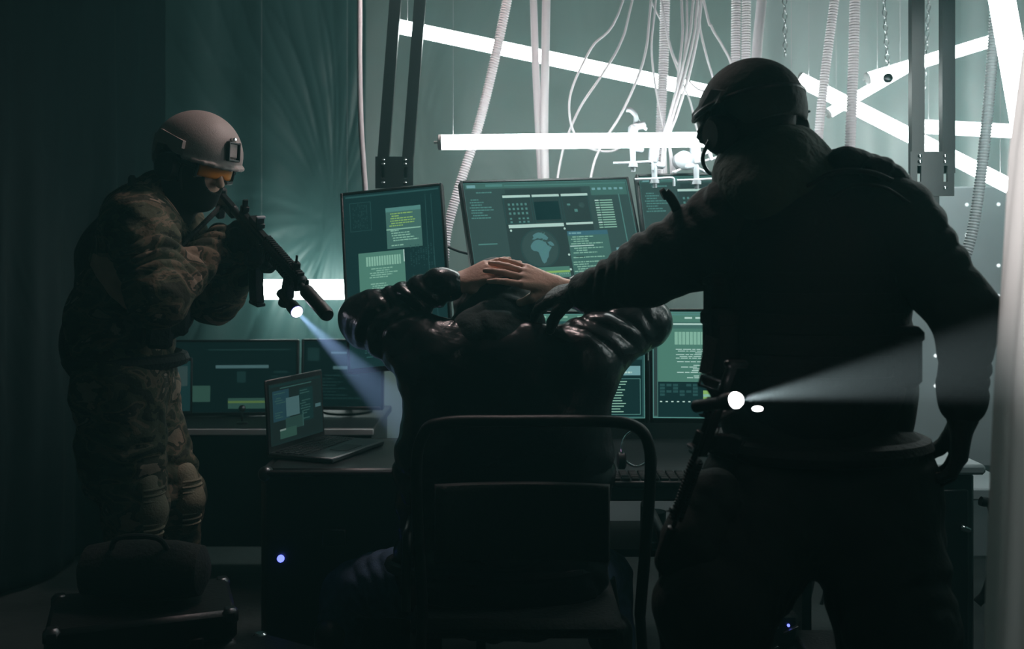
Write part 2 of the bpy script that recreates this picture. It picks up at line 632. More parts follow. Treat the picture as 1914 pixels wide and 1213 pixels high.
# ------------------------------------------------------------------ hanging hoses and cables
def hose(pts, r, label, ridged=True, m='hose', pitch=.009):
    pts = bez(pts, 44)
    L = sum((pts[i + 1] - pts[i]).length for i in range(len(pts) - 1))
    mb = MB()
    if ridged:
        n = int(L / (pitch / 2))
        cum = [0]
        for i in range(len(pts) - 1):
            cum.append(cum[-1] + (pts[i + 1] - pts[i]).length)
        out, k = [], 0
        for i in range(n + 1):
            s = L * i / n
            while k < len(pts) - 2 and cum[k + 1] < s:
                k += 1
            t_ = (s - cum[k]) / max(1e-9, cum[k + 1] - cum[k])
            out.append(pts[k].lerp(pts[k + 1], t_))
        mb.tube(out, [r * (1 if i % 2 else .78) for i in range(len(out))], 12)
    else:
        mb.tube(pts, r, 14)
    o = mb.build('corrugated_hose' if ridged else 'conduit', M[m], smooth=not ridged, sharp=False)
    tag(o, label, 'hose' if ridged else 'conduit', 'hoses and conduits hanging from the ceiling')
    return o


TOP = -330     # pixel row of the ceiling at that distance


def topw(px, d, slope=0.0):
    zc = RZ - .02
    py = HY - (zc - EYE) * FPX / d
    return W(px + slope * (0 - py) / 100, py, d)


def hang_path(pp, d, d2=None):
    """pixels (x, y) going down; the first is at the picture's top edge and is carried on to the ceiling"""
    d2 = d if d2 is None else d2
    (x0, y0), (x1, y1) = pp[0], pp[1]
    s = (x0 - x1) / max(1, (y1 - y0)) * 100
    s = max(-22, min(22, s))
    n = len(pp)
    return [topw(x0, d, s)] + [W(x, y, d + (d2 - d) * i / (n - 1)) for i, (x, y) in enumerate(pp)]


hose(hang_path([(672, 0), (672, 120), (675, 240), (684, 372)], 3.55), .0095, 'thin pale conduit hanging left of the left black ceiling mount', False)
hose(hang_path([(948, 0), (925, 110), (893, 240), (858, 350), (836, 430), (829, 500)], 3.62), .0185, 'thick corrugated hose curving down left between the left and middle monitors')
hose(hang_path([(997, 0), (1001, 120), (1006, 230), (1012, 345)], 3.7), .0135, 'smooth white conduit, left one of the close pair above the middle monitor', False)
hose(hang_path([(1021, 0), (1019, 120), (1017, 230), (1019, 345)], 3.66), .0155, 'smooth white conduit, right one of the close pair above the middle monitor', False)
hose(hang_path([(1243, 0), (1241, 100), (1236, 210), (1232, 340), (1228, 700)], 3.75), .0195, 'corrugated hose hanging through the bundle of thin cables')
hose(hang_path([(1376, 0), (1375, 110), (1374, 240), (1374, 400)], 3.7), .0185, 'corrugated hose behind the dark helmet, left of the close pair')
hose(hang_path([(1395, 0), (1394, 110), (1392, 240), (1390, 400)], 3.66), .0175, 'corrugated hose behind the dark helmet, right of the close pair')
hose(hang_path([(1424, 0), (1416, 80), (1408, 200), (1400, 380)], 3.8), .0185, 'smooth white conduit slanting down just right of the hose pair behind the dark helmet', False)
hose(hang_path([(1560, 0), (1548, 90), (1536, 190), (1524, 330)], 3.4), .0165, 'corrugated hose slanting down past the right side of the dark helmet')
hose(hang_path([(1598, 0), (1595, 120), (1590, 250), (1584, 420)], 3.35), .0185, 'upright corrugated hose in front of the crossing tube lamps')
hose(hang_path([(1862, 0), (1853, 130), (1839, 280), (1818, 430), (1790, 520)], 3.1), .0175, 'grey corrugated hose curving down in front of the perforated panel', True, 'hose2')


def cable(pts, r, label, m='cable', ctop=True):
    o = MB().tube(bez(pts, 60), r, 8).build('cable', M[m], sharp=False)
    tag(o, label, 'cable', 'thin cables above the monitors' if m == 'cable' else None)
    return o


cl = [
    ([(1165, 0), (1105, 90), (1068, 170), (1066, 225), (1082, 262), (1110, 280), (1145, 282), (1168, 268)], 3.55, .0042, 'thin white cable making the widest loop, leftmost of the cable bundle'),
    ([(1182, 0), (1160, 80), (1125, 140), (1085, 200), (1058, 262), (1048, 300), (1040, 345)], 3.6, .0045, 'thin white cable crossing the wide loop and dropping behind the middle monitor'),
    ([(1217, 0), (1208, 90), (1190, 150), (1160, 215), (1130, 262), (1112, 300), (1102, 345)], 3.52, .0046, 'thin white cable sweeping down left to the middle of the wide monitor'),
    ([(1226, 0), (1218, 80), (1222, 140), (1232, 200), (1241, 250), (1246, 340)], 3.5, .0038, 'thin white cable running down along the left of the corrugated hose'),
    ([(1236, 0), (1250, 80), (1270, 140), (1290, 190), (1304, 245), (1330, 300)], 3.58, .0036, 'thin white cable bending right towards the face of the man in the dark helmet'),
    ([(1274, 0), (1276, 60), (1270, 120), (1262, 190), (1252, 250), (1256, 340)], 3.48, .0046, 'thin white cable hanging nearly straight inside the bundle'),
    ([(1284, 0), (1284, 50), (1276, 130), (1262, 200), (1250, 262), (1262, 345)], 3.46, .0040, 'thin white cable next to the straight one inside the bundle'),
    ([(1296, 0), (1290, 60), (1272, 140), (1252, 215), (1240, 262), (1236, 345)], 3.44, .0052, 'white cable slanting down left, first of the slanting strand'),
    ([(1304, 0), (1298, 60), (1280, 140), (1258, 215), (1245, 262), (1240, 345)], 3.45, .0052, 'white cable slanting down left, middle of the slanting strand'),
    ([(1311, 0), (1305, 60), (1288, 140), (1265, 215), (1251, 262), (1266, 345)], 3.47, .0052, 'white cable slanting down left, last of the slanting strand'),
    ([(1303, 0), (1310, 60), (1322, 110), (1335, 160), (1340, 240)], 3.5, .0040, 'thin white cable dropping right of the strand to the top of the dark helmet'),
    ([(1315, 0), (1330, 50), (1350, 85), (1368, 125), (1372, 200)], 3.5, .0048, 'rightmost thin white cable sloping down to the hose pair'),
]
for pp, d, r, lab in cl:
    cable(hang_path(pp, d), r, lab)
cable([W(1216, 0, 3.9), W(1245, 60, 3.9), W(1262, 110, 3.9), W(1296, 160, 3.9), W(1330, 175, 3.9)], .0035, 'thin white cable arcing across the long sloping tube lamp')
cable([W(1258, 322, 3.36), W(1290, 310, 3.4), W(1325, 298, 3.4), W(1352, 292, 3.4)], .004, 'thin white cable running right from the silver clamp on the level lamp')
cable([W(838, 462, 3.45), W(858, 470, 3.42), W(880, 476, 3.40), W(905, 486, 3.42)], .004, 'thin black cable joining the tall left monitor and the wide monitor', 'dcable')


# ------------------------------------------------------------------ ceiling mounts: two posts and a slotted plate
def mount(xl, xr, y_top, y_plate, y_end, d, lean, label, dy=0):
    t = thing('ceiling_mount', label, 'ceiling mount', W((xl + xr) / 2, y_plate, d), 'black ceiling mounts')
    sc = d / FPX
    for x in (xl, xr):
        a, b = W(x, y_plate + 40, d), W(x + lean, -20, d)
        k = (b - a) / (b.z - a.z)
        b = a + k * (RZ - .012 - a.z)
        mb = MB()
        w = .040
        sx = Vector((w / 2, 0, 0))
        sy = Vector((0, .014, 0))
        mb.add([a - sx - sy, a + sx - sy, a + sx + sy, a - sx + sy, b - sx - sy, b + sx - sy, b + sx + sy, b - sx + sy],
               [(0, 1, 2, 3), (4, 5, 6, 7), (0, 1, 5, 4), (1, 2, 6, 5), (2, 3, 7, 6), (3, 0, 4, 7)])
        mb.build('post', M['postmetal'], t)
    c = W((xl + xr) / 2, (y_plate + y_end) / 2, d - .03)
    wd, ht = (xr - xl + 24) * sc, (y_end - y_plate) * sc
    mb = MB()
    th = .010
    # plate with two upright slots
    sw, sh = wd * .09, ht * .36
    xs = [-wd / 2, -wd * .30 - sw / 2, -wd * .30 + sw / 2, wd * .30 - sw / 2, wd * .30 + sw / 2, wd / 2]
    for i in range(5):
        x0, x1 = xs[i], xs[i + 1]
        if i in (1, 3):
            h1 = (ht - sh) / 2
            mb.box((c.x + (x0 + x1) / 2, c.y, c.z + ht / 2 - h1 / 2), (x1 - x0, th, h1))
            mb.box((c.x + (x0 + x1) / 2, c.y, c.z - ht / 2 + h1 / 2), (x1 - x0, th, h1))
        else:
            mb.box((c.x + (x0 + x1) / 2, c.y, c.z), (x1 - x0, th, ht))
    mb.build('plate', M['postmetal'], t)
    for sx_ in (-.36, .36):
        for sz_ in (.40, .27, -.32):
            p = Vector((c.x + sx_ * wd * .8, c.y - .006, c.z + sz_ * ht))
            MB().lathe(p, (0, -1, 0), [(-.002, .007), (.003, .006), (.005, .003)], 10).build('bolt', M['chrome'], t)
    mb = MB().box((c.x - wd * .02, c.y + .012, c.z - ht * .62), (wd * .42, .02, ht * .75), bev=.003)
    mb.build('drop_bracket', M['postmetal'], t)
    return t


mount(714, 760, 0, 293, 352, 3.6, 27, 'black two post ceiling mount hanging above the tall left monitor')
mount(1713, 1770, 0, 284, 366, 3.2, 0, 'black two post ceiling mount with slotted plate, right of the dark helmet')


# chains
def chain(px, y1, d, label, px2=None):
    a = topw(px, d)
    b = W(px2 or px, y1, d)
    L = (a - b).length
    dr = (b - a).normalized()
    step = .030
    n = int(L / step)
    mb = MB()
    for i in range(n):
        c = a + dr * (i + .5) * step
        ax = (1, 0, 0) if i % 2 else (0, 1, 0)
        mb.ring(c, ax, .0085, .0022, 12, 5, 1.9, dr)
    o = mb.build('chain', M['chrome'], sharp=False)
    tag(o, label, 'chain', 'thin chains holding the tube lamps')
    return o


chain(1636, 132, 4.15, 'thin chain ending at the round knob on the rising tube lamp', 1660)
chain(1748, 236, 4.55, 'thin chain seen between the two posts of the right ceiling mount', 1722)
chain(1463, 118, 4.2, 'faint thin chain above the right side of the dark helmet', 1468)

t = thing('clamp_knob', 'round dark knob on the rising white tube lamp at the end of a chain', 'knob', W(1660, 146, 4.12))
MB().ball(W(1660, 146, 4.1), .020).build('ball', M['greymetal'], t)
MB().cyl(W(1660, 146, 4.1), W(1660, 140, 4.2), .008).build('stem', M['chrome'], t)


# silver grip clamps on the level lamp
def grip(px, py, d, label, flip=1, up=True):
    t = thing('grip_clamp', label, 'clamp', W(px, py, d), 'silver clamps on the level tube lamp')
    s = d / FPX
    o = W(px, py, d)
    mb = MB()
    mb.box(o + V(0, 0, .012), (.030, .045, .075), rotm(0, 0, .1 * flip), .006)
    mb.box(o + V(.018 * flip, 0, .045), (.050, .04, .022), rotm(0, 0, -.25 * flip), .005)
    mb.box(o + V(.014 * flip, 0, -.03), (.045, .036, .018), rotm(0, 0, .2 * flip), .005)
    mb.build('jaw', M['clampmetal'], t)
    MB().cyl(o + V(0, -.01, -.03), o + V(0.002, -.01, -.105), .0105, .008).build('spigot', M['clampmetal'], t)
    MB().cyl(o + V(0, -.012, -.075), o + V(.0, -.012, -.090), .017, .017).build('collar', M['clampmetal'], t)
    mb = MB()
    mb.tube(bez([o + V(-.065, -.02, -.078), o + V(0, -.02, -.076), o + V(.045, -.02, -.073), o + V(.062, -.02, -.076), o + V(.064, -.02, -.10)], 20), .0045, 8)
    mb.build('handle', M['clampmetal'], t)
    if up:
        mb = MB()
        mb.tube(bez([o + V(.005, 0, .03), o + V(.012, 0, .075), o + V(-.004, 0, .098), o + V(-.020, 0, .100)], 16), .0085, 10)
        mb.tube(bez([o + V(.012, 0, .075), o + V(.028, 0, .05), o + V(.048, 0, .035)], 10), .006, 8)
        mb.build('lever', M['clampmetal'], t)
    return t


grip(1182, 262, 3.38, 'silver grip clamp with a raised lever on the level tube lamp')
grip(1222, 292, 3.38, 'small silver clamp under the level tube lamp beside the corrugated hose', 1, False)
grip(1300, 294, 3.38, 'large silver clamp under the level tube lamp near the masked face, with a hooked handle', -1, False)
t = thing('cable_junction', 'round silver junction box with hooked handles under the level tube lamp', 'junction box', W(1276, 300, 3.4))
c = W(1276, 300, 3.40)
MB().lathe(c, (0, -1, 0), [(-.03, .03), (.028, .03), (.033, .024), (.034, .01)], 22).build('housing', M['clampmetal'], t)
MB().tube(bez([c + V(.035, -.02, .02), c + V(.07, -.02, .022), c + V(.085, -.02, .028), c + V(.092, -.02, .0)], 16), .006, 8).build('hook', M['clampmetal'], t)
MB().tube([c + V(.02, -.02, -.015), c + V(.085, -.02, -.045)], .0045, 8).build('pin', M['clampmetal'], t)

# ------------------------------------------------------------------ screens
UI = {
    'bg': emis('screen_ground', (.006, .026, .028)), 'panel': emis('screen_panel', (.034, .072, .070)),
    'line': emis('screen_line', (.075, .22, .20)), 'green': emis('screen_green', (.050, .138, .120)),
    'green2': emis('screen_green_window', (.070, .200, .155)), 'text': emis('screen_text', (.21, .44, .34)),
    'white': emis('screen_white', (.40, .62, .56)), 'lime': emis('screen_lime', (.21, .42, .12)),
    'cyan': emis('screen_cyan', (.15, .34, .36)), 'dim': emis('screen_dim', (.020, .075, .075)),
    'globe': emis('screen_globe', (.075, .20, .21)), 'dark': emis('screen_dark', (.024, .048, .048)),
    'blue': emis('screen_blue', (.04, .13, .17)),
}
UK = list(UI)
UI_DIM = {}
for k_, m_ in UI.items():
    c_ = m_.node_tree.nodes['Emission'].inputs[0].default_value
    UI_DIM[k_] = emis('dim_' + m_.name, tuple(c_)[:3], .32)


class Screen:
    """paints flat shapes on a screen of w x h; u right, v down, both 0..1"""
    def __init__(s, Mx, w, h, y):
        s.mb, s.w, s.h, s.y, s.k = MB(Mx), w, h, y, 0
        s.R = random.Random(int(w * 1000) + int(h * 977))

    def poly(s, pts, col, lift=None):
        s.k += 1
        y = s.y - (s.k * 2.2e-6 if lift is None else lift)
        s.mb.mi = UK.index(col)
        s.mb.add([((u - .5) * s.w, y, (.5 - v) * s.h) for u, v in pts], [tuple(range(len(pts)))])

    def rect(s, u0, v0, u1, v1, col):
        s.poly([(u0, v0), (u0, v1), (u1, v1), (u1, v0)], col)

    def frame(s, u0, v0, u1, v1, col, t=.003):
        a = t * s.h / s.w
        s.rect(u0, v0, u1, v0 + t, col); s.rect(u0, v1 - t, u1, v1, col)
        s.rect(u0, v0, u0 + a, v1, col); s.rect(u1 - a, v0, u1, v1, col)

    def text(s, u0, v0, u1, v1, n, col, ind=.25, fill=.9):
        dv = (v1 - v0) / n
        for i in range(n):
            if s.R.random() > fill:
                continue
            u = u0 + (u1 - u0) * ind * s.R.random()
            end = u + (u1 - u) * (.25 + .7 * s.R.random())
            while u < end:
                l = (u1 - u0) * (.03 + .12 * s.R.random())
                s.rect(u, v0 + dv * (i + .25), min(end, u + l), v0 + dv * (i + .72), col)
                u += l + (u1 - u0) * .018

    def grid(s, u0, v0, u1, v1, nx, ny, col, f=.55, p=.9):
        du, dv = (u1 - u0) / nx, (v1 - v0) / ny
        for i in range(nx):
            for j in range(ny):
                if s.R.random() < p:
                    s.rect(u0 + du * i, v0 + dv * j, u0 + du * (i + f), v0 + dv * (j + f), col)

    def disc(s, u, v, r, col, n=40, asp=None):
        k = s.h / s.w
        s.poly([(u + r * k * math.cos(6.2832 * i / n), v - r * math.sin(6.2832 * i / n)) for i in range(n)], col)

    def build(s, t, dim=False):
        o = s.mb.build('screen', [(UI_DIM if dim else UI)[k] for k in UK], t, smooth=False)
        return o


AFR = [(.36, .30), (.42, .27), (.50, .26), (.57, .29), (.62, .31), (.66, .34), (.69, .40), (.74, .44), (.79, .45), (.76, .50), (.71, .56), (.69, .62), (.68, .68), (.63, .74), (.60, .81), (.54, .85), (.50, .80), (.48, .71), (.46, .63), (.45, .57), (.40, .54), (.33, .53), (.28, .48), (.27, .41), (.31, .35)]
EUR = [(.33, .25), (.38, .20), (.36, .15), (.44, .10), (.52, .08), (.60, .10), (.68, .15), (.74, .22), (.70, .28), (.63, .26), (.58, .23), (.52, .24), (.46, .21), (.40, .25)]
ARA = [(.70, .33), (.78, .31), (.84, .36), (.86, .42), (.80, .43), (.75, .40)]


def world_map(s, u, v, r):
    k = s.h / s.w
    for i in range(5):
        s.disc(u, v, r * (1.12 - .03 * i), ['dark', 'dim', 'dark', 'panel', 'panel'][i])
    for P in (AFR, EUR, ARA):
        # split concave outlines into a fan about their middle
        mx, my = sum(p[0] for p in P) / len(P), sum(p[1] for p in P) / len(P)
        for i in range(len(P)):
            a, b = P[i], P[(i + 1) % len(P)]
            s.poly([(u + (q[0] - .5) * 2.3 * r * k, v + (q[1] - .47) * 2.3 * r) for q in ((mx, my), a, b)], 'globe', s.k * 2.2e-6 + 3e-6)
    for (a, b) in ((.50, .34), (.55, .42), (.48, .50), (.58, .60), (.64, .52), (.42, .40), (.56, .16), (.47, .15), (.53, .70)):
        s.disc(u + (a - .5) * 2 * r * k, v + (b - .5) * 2 * r, r * .045, 'line', 8)
        s.poly([(u + (q[0] - .5) * 2 * r * k, v + (q[1] - .5) * 2 * r) for q in ((a, b), (a + .14, b - .10), (a + .15, b - .09), (a + .01, b + .01))], 'line')


def ui_main(s):
    s.rect(0, 0, 1, 1, 'panel')
    s.rect(.01, .01, .99, .06, 'green')
    s.rect(.02, .02, .07, .05, 'cyan'); s.rect(.13, .015, .23, .04, 'line')
    s.rect(.24, .03, .99, .038, 'line')
    s.rect(.24, .075, .70, .12, 'dark')
    s.text(.07, .085, .2, .115, 1, 'line', 0)
    s.text(.02, .16, .17, .40, 9, 'line', .1, .85)
    s.rect(.04, .62, .15, .632, 'line')
    s.rect(.215, .12, .74, .98, 'dark')
    for a in (.22, .395, .572):
        s.rect(a, .135, a + .165, .162, 'white')
        s.frame(a, .16, a + .165, .43, 'dim', .006)
    s.grid(.245, .22, .37, .36, 5, 3, 'line', .5)
    s.grid(.245, .37, .37, .44, 5, 2, 'line', .5, .8)
    s.rect(.40, .21, .55, .40, 'bg')
    s.rect(.60, .24, .62, .26, 'line'); s.rect(.64, .30, .66, .33, 'line'); s.disc(.69, .26, .03, 'panel')
    s.rect(.23, .44, .56, .475, 'white')
    s.rect(.575, .44, .74, .462, 'white')
    world_map(s, .395, .69, .18)
    s.rect(.22, .885, .55, .99, 'green2'); s.rect(.22, .925, .55, .945, 'lime')
    s.grid(.225, .95, .545, .99, 26, 1, 'text', .4)
    # right window
    s.rect(.57, .53, .82, .99, 'green')
    s.rect(.57, .53, .82, .575, 'blue')
    s.text(.58, .535, .81, .57, 1, 'cyan', 0)
    s.text(.575, .58, .80, .98, 17, 'text', .2, .85)
    s.rect(.575, .68, .72, .69, 'white')
    s.rect(.60, .79, .65, .80, 'dark')
    s.rect(.76, .06, .99, .16, 'green'); s.grid(.77, .08, .98, .12, 6, 1, 'cyan', .6)
    for j in range(12):
        s.rect(.775, .21 + j * .026, .80, .223 + j * .026, 'text' if j % 3 else 'white')
        s.rect(.805, .21 + j * .026, .885, .223 + j * .026, 'text')
    s.rect(.93, .15, .936, .99, 'line')
    s.rect(.855, .72, .91, .80, 'cyan'); s.rect(.85, .85, .92, .93, 'dark')
    s.rect(.01, .80, .20, .99, 'dim'); s.rect(.06, .82, .17, .97, 'cyan')
    s.frame(.0, .0, 1, 1, 'line', .006)
    for (a, b) in ((.24, .50), (.56, .50), (.56, .77), (.555, .92)):
        s.disc(a, b, .012, 'white', 8)


def ui_left(s):
    s.rect(0, 0, 1, 1, 'bg')
    s.rect(.02, .01, .98, .02, 'dim')
    s.frame(.06, .05, .28, .22, 'dim', .003)
    s.grid(.09, .06, .25, .21, 9, 18, 'dim', .5, .5)
    s.rect(.43, .10, .79, .34, 'green')
    s.rect(.43, .10, .79, .125, 'line')
    s.text(.45, .13, .78, .215, 6, 'lime', .15)
    s.text(.45, .23, .78, .33, 7, 'text', .15, .8)
    s.rect(.43, .225, .78, .232, 'text')
    s.rect(.13, .35, .60, .60, 'green2')
    s.rect(.20, .375, .56, .43, 'text')
    for i in range(14):
        s.rect(.20 + i * .026, .375, .207 + i * .026, .43, 'green2')
    s.text(.22, .44, .57, .59, 12, 'text', .25, .9)
    s.rect(.59, .35, .60, .42, 'white')
    s.grid(.66, .33, .92, .46, 10, 12, 'dim', .45, .6)
    s.rect(.84, .04, .845, .95, 'dim'); s.rect(.90, .04, .905, .95, 'dim')
    s.rect(.30, .63, .95, .70, 'green'); s.grid(.32, .64, .93, .69, 16, 3, 'lime', .6)
    s.grid(.10, .72, .30, .80, 5, 5, 'line', .5, .8)
    s.text(.10, .84, .6, .95, 9, 'dim')


def ui_code(s):
    s.rect(0, 0, 1, 1, 'green')
    s.rect(.0, .0, 1, .10, 'green2'); s.rect(.02, .02, .98, .035, 'line')
    s.grid(.06, .05, .9, .075, 14, 1, 'white', .7)
    s.rect(.10, .11, .55, .125, 'white')
    s.rect(.03, .16, .50, .66, 'green2')
    s.rect(.12, .19, .46, .31, 'text')
    for i in range(16):
        s.rect(.12 + i * .021, .19, .1235 + i * .021, .31, 'green2')
    s.text(.12, .33, .46, .63, 18, 'white', .35, .85)
    s.rect(0, .16, .025, .98, 'dark'); s.rect(.0, .3, .02, .31, 'white')
    s.rect(.03, .66, .50, .99, 'bg')
    s.grid(.04, .68, .26, .80, 6, 4, 'dim', .75, .8)
    s.grid(.04, .84, .26, .87, 7, 1, 'white', .4)
    s.rect(.28, .74, .46, .93, 'lime'); s.rect(.28, .775, .46, .80, 'text')
    for i in range(6):
        s.rect(.29, .82 + i * .018, .45, .828 + i * .018, 'green')
    s.rect(.55, .2, .98, .6, 'bg'); s.text(.57, .22, .95, .58, 14, 'text')
    s.frame(0, 0, 1, 1, 'line', .01)


def ui_list(s):
    s.rect(0, 0, 1, 1, 'dim')
    s.rect(0, 0, 1, .07, 'green2'); s.grid(.1, .02, .9, .05, 20, 1, 'text', .6)
    s.rect(.05, .10, .5, .6, 'green'); s.text(.07, .12, .48, .58, 16, 'text')
    s.rect(.74, .44, .985, .98, 'bg')
    s.rect(.755, .50, .975, .59, 'cyan'); s.text(.76, .51, .97, .58, 2, 'white', 0)
    s.frame(.755, .62, .975, .965, 'line', .006)
    for j in range(12):
        s.rect(.775, .645 + j * .026, .785, .655 + j * .026, 'line')
        s.rect(.80, .645 + j * .026, .80 + .10 * (.6 + .4 * s.R.random()), .655 + j * .026, 'text')
    s.rect(.55, .62, .70, .98, 'blue'); s.text(.56, .64, .69, .96, 10, 'cyan', .2, .5)
    s.frame(0, 0, 1, 1, 'line', .008)


def ui_far(s):
    s.rect(0, 0, 1, 1, 'bg')
    s.rect(.3, .10, .95, .12, 'dim')
    s.rect(.36, .33, .78, .375, 'cyan'); s.rect(.16, .62, .32, .85, 'green2')
    s.rect(.46, .80, .76, .95, 'green2'); s.rect(.46, .84, .76, .87, 'lime'); s.rect(.53, .42, .60, .58, 'dim')
    s.text(.8, .4, .96, .9, 8, 'dim')


def ui_far2(s):
    s.rect(0, 0, 1, 1, 'bg')
    s.rect(.35, .16, .95, .19, 'cyan'); s.rect(.38, .38, .6, .43, 'cyan'); s.rect(.05, .1, .2, .3, 'dim')
    s.text(.1, .5, .8, .9, 8, 'dim')


def ui_laptop(s):
    s.rect(0, 0, 1, 1, 'dark')
    s.rect(.03, .03, .97, .05, 'dim'); s.rect(.2, .08, .8, .10, 'line')
    s.rect(.06, .12, .36, .62, 'blue'); s.rect(.30, .27, .62, .58, 'cyan')
    s.rect(.55, .16, .82, .72, 'dim'); s.text(.56, .18, .80, .70, 12, 'line', .2, .7)
    s.rect(.28, .6, .6, .80, 'green'); s.rect(.17, .76, .48, .92, 'green2')
    s.rect(.17, .76, .28, .79, 'white')
    s.rect(.60, .56, .62, .80, 'line'); s.rect(.86, .48, .97, .54, 'cyan')
    s.text(.08, .15, .33, .58, 11, 'line', .2, .6)
    s.frame(.02, .02, .98, .98, 'dim', .008)


def monitor(c, yaw, pitch, roll, w, h, ui, label, stand=None, bez_=.009, deep=.028, sx=0.0):
    Mx = frame(c, rotm(yaw, pitch, roll))
    t = thing('monitor', label, 'monitor', c, 'monitors')
    MB(Mx).box((0, deep / 2 + .002, 0), (w, deep, h), bev=.005).build('housing', M['black'], t)
    mb = MB(Mx)
    b = bez_
    mb.box((-w / 2 + b / 2, -.003, 0), (b, .008, h), bev=.002); mb.box((w / 2 - b / 2, -.003, 0), (b, .008, h), bev=.002)
    mb.box((0, -.003, h / 2 - b / 2), (w - 2 * b, .008, b), bev=.002); mb.box((0, -.003, -h / 2 + b * .8), (w - 2 * b, .008, b * 1.6), bev=.002)
    mb.build('bezel', M['black'], t)
    MB(Mx).box((0, deep + .02, 0), (w * .35, .035, h * .35), bev=.01).build('rear_cover', M['black'], t)
    s = Screen(Mx @ Matrix.Translation((0, 0, b * .3)), w - 2 * b, h - 2.6 * b, -.0005)
    ui(s)
    s.build(t, ui in (ui_far, ui_far2))
    if stand is not None:
        base = Vector((c[0] + math.sin(-yaw) * -.0, c[1] + .10, stand))
        q = Mx @ Vector((0, deep + .03, 0))
        MB().tube(bez([q, Vector((q.x, q.y + .05, q.z - .03)), Vector((q.x + sx * .8, q.y + .07, (q.z + stand) / 2)), Vector((q.x + sx, q.y + .06, stand + .012))], 14), .018, 12).build('stand_arm', M['blackmetal'], t)
        MB().lathe((q.x + sx, q.y + .06, stand), (0, 0, 1), [(0, .105), (.008, .105), (.013, .09), (.014, .02)], 30).build('stand_base', M['blackmetal'], t)
    return t


DZ = .665   # main desk top height
monitor((.14, 3.355, 1.421), .316, -.335, -.048, .60, .36, ui_main, 'wide tilted monitor showing a world map, in the middle above the clasped hands', DZ)
monitor((-.378, 3.333, 1.267), -.118, -.20, -.10, .345, .60, ui_left, 'tall upright monitor with two green text windows, left of the seated man', DZ, sx=.27)
monitor((.718, 3.38, 1.442), .153, -.312, -.033, .60, .36, ui_main, 'upper right monitor partly hidden by the arm of the man in the dark helmet', DZ)
monitor(W(1388, 684, 3.10), -.05, -.06, 0, .56, .345, ui_code, 'lower right monitor with a green code window and a lime box', DZ)
monitor(W(1040, 686, 3.16), .03, -.06, 0, .565, .345, ui_list, 'lower middle monitor with a list of lines, half hidden behind the seated man', DZ)

# ------------------------------------------------------------------ main desk
t = thing('desk', 'long dark desk holding the monitors in front of the seated man', 'desk', (.35, 3.4, 0))
MB().box((.42, 3.36, DZ - .02), (1.38, .78, .04), bev=.006).build('desk_top', M['desk'], t)
for x in (-.23, .985):
    for y in (3.02, 3.70):
        MB().box((x, y, (DZ - .04) / 2), (.05, .05, DZ - .04), bev=.004).build('leg', M['blackmetal'], t)
MB().box((.42, 3.70, DZ - .10), (1.26, .025, .10)).build('crossbar', M['blackmetal'], t)
MB().box((.42, 3.76, .71), (1.38, .018, .48), bev=.003).build('rear_panel', M['matte'], t)

# headphones lying on the desk
t = thing('headphones', 'wire rimmed headphones lying on the desk below the lower monitors', 'headphones', W(1190, 850, 2.99))
hc = W(1190, 838, 3.0)
MB().ring(hc, (.15, -1, .1), .045, .0035, 30, 8, 1.15).build('headband', M['chrome'], t)
for s_ in (-1, 1):
    MB().lathe(hc + V(s_ * .046, 0, -.035), (s_, 0, 0), [(-.014, .020), (-.01, .026), (.008, .026), (.012, .016)], 18).build('ear_cup', M['black'], t)

t = thing('keyboard', 'low black keyboard on the desk in front of the lower right monitor', 'keyboard', (.52, 3.06, DZ))
MB().box((.50, 3.03, DZ + .010), (.43, .13, .018), bev=.004).build('case', M['black'], t)
mb = MB()
for r_ in range(5):
    for c_ in range(15):
        mb.box((.50 - .196 + c_ * .028, 2.983 + r_ * .0235, DZ + .023), (.023, .019, .008), bev=.002)
mb.build('keys', M['matte'], t)

t = thing('drinking_glass', 'small dark glass under the lower right monitor, on the shelf behind the chair', 'glass', W(1225, 965, 3.15))
gp = W(1225, 985, 3.35)
gp.z = .40
MB().lathe(gp, (0, 0, 1), [(0, .030), (.004, .032), (.10, .036), (.10, .033), (.008, .028)], 20).build('cup', M['glass'], t)
t = thing('low_shelf', 'low dark shelf under the desk at the right of the chair', 'shelf', (.55, 3.45, 0))
MB().box((.42, 3.45, .385), (1.22, .35, .025), bev=.003).build('board', M['desk'], t)
for x in (-.1, .95):
    MB().box((x, 3.45, .186), (.03, .3, .372)).build('leg', M['blackmetal'], t)
# back panel seen under the desk
t = MB().box((.95, 4.55, .36), (2.6, .03, .72), bev=.003).build('backing_panel', M['perf'])
tag(t, 'pale grey green panel standing on the floor behind the desk', 'panel')

# computer under desk with fins, and a black box
t = thing('computer_tower', 'dark computer with slanted vent fins on the floor under the desk', 'computer', (.9, 3.0, 0))
c = W(1430, 1115, 2.95)
MB().box((c.x - .06, c.y + .05, .17), (.26, .30, .34), bev=.01).build('case', M['black'], t)
for r_ in range(4):
    for k in range(4):
        MB().box((c.x - .13 + k * .055 + .01, c.y - .105, .30 - r_ * .055), (.045, .02, .006), rotm(0, 0, -.45), .001).build('vent_fin', M['greymetal'], t)
MB().lathe((c.x + .04, c.y - .10, .33 - .02), (0, -1, 0), [(0, .004), (.004, .004)], 10).build('power_light', M['led_blue'], t)
t = thing('black_box', 'small black box standing on the floor right of the finned computer', 'box', W(1520, 1300, 2.75))
MB().box((.86, 2.80, .14), (.14, .2, .28), bev=.006).build('box_body', M['black'], t)
MB().box((.86, 2.69, .26), (.10, .012, .02), bev=.003).build('handle', M['blackmetal'], t)
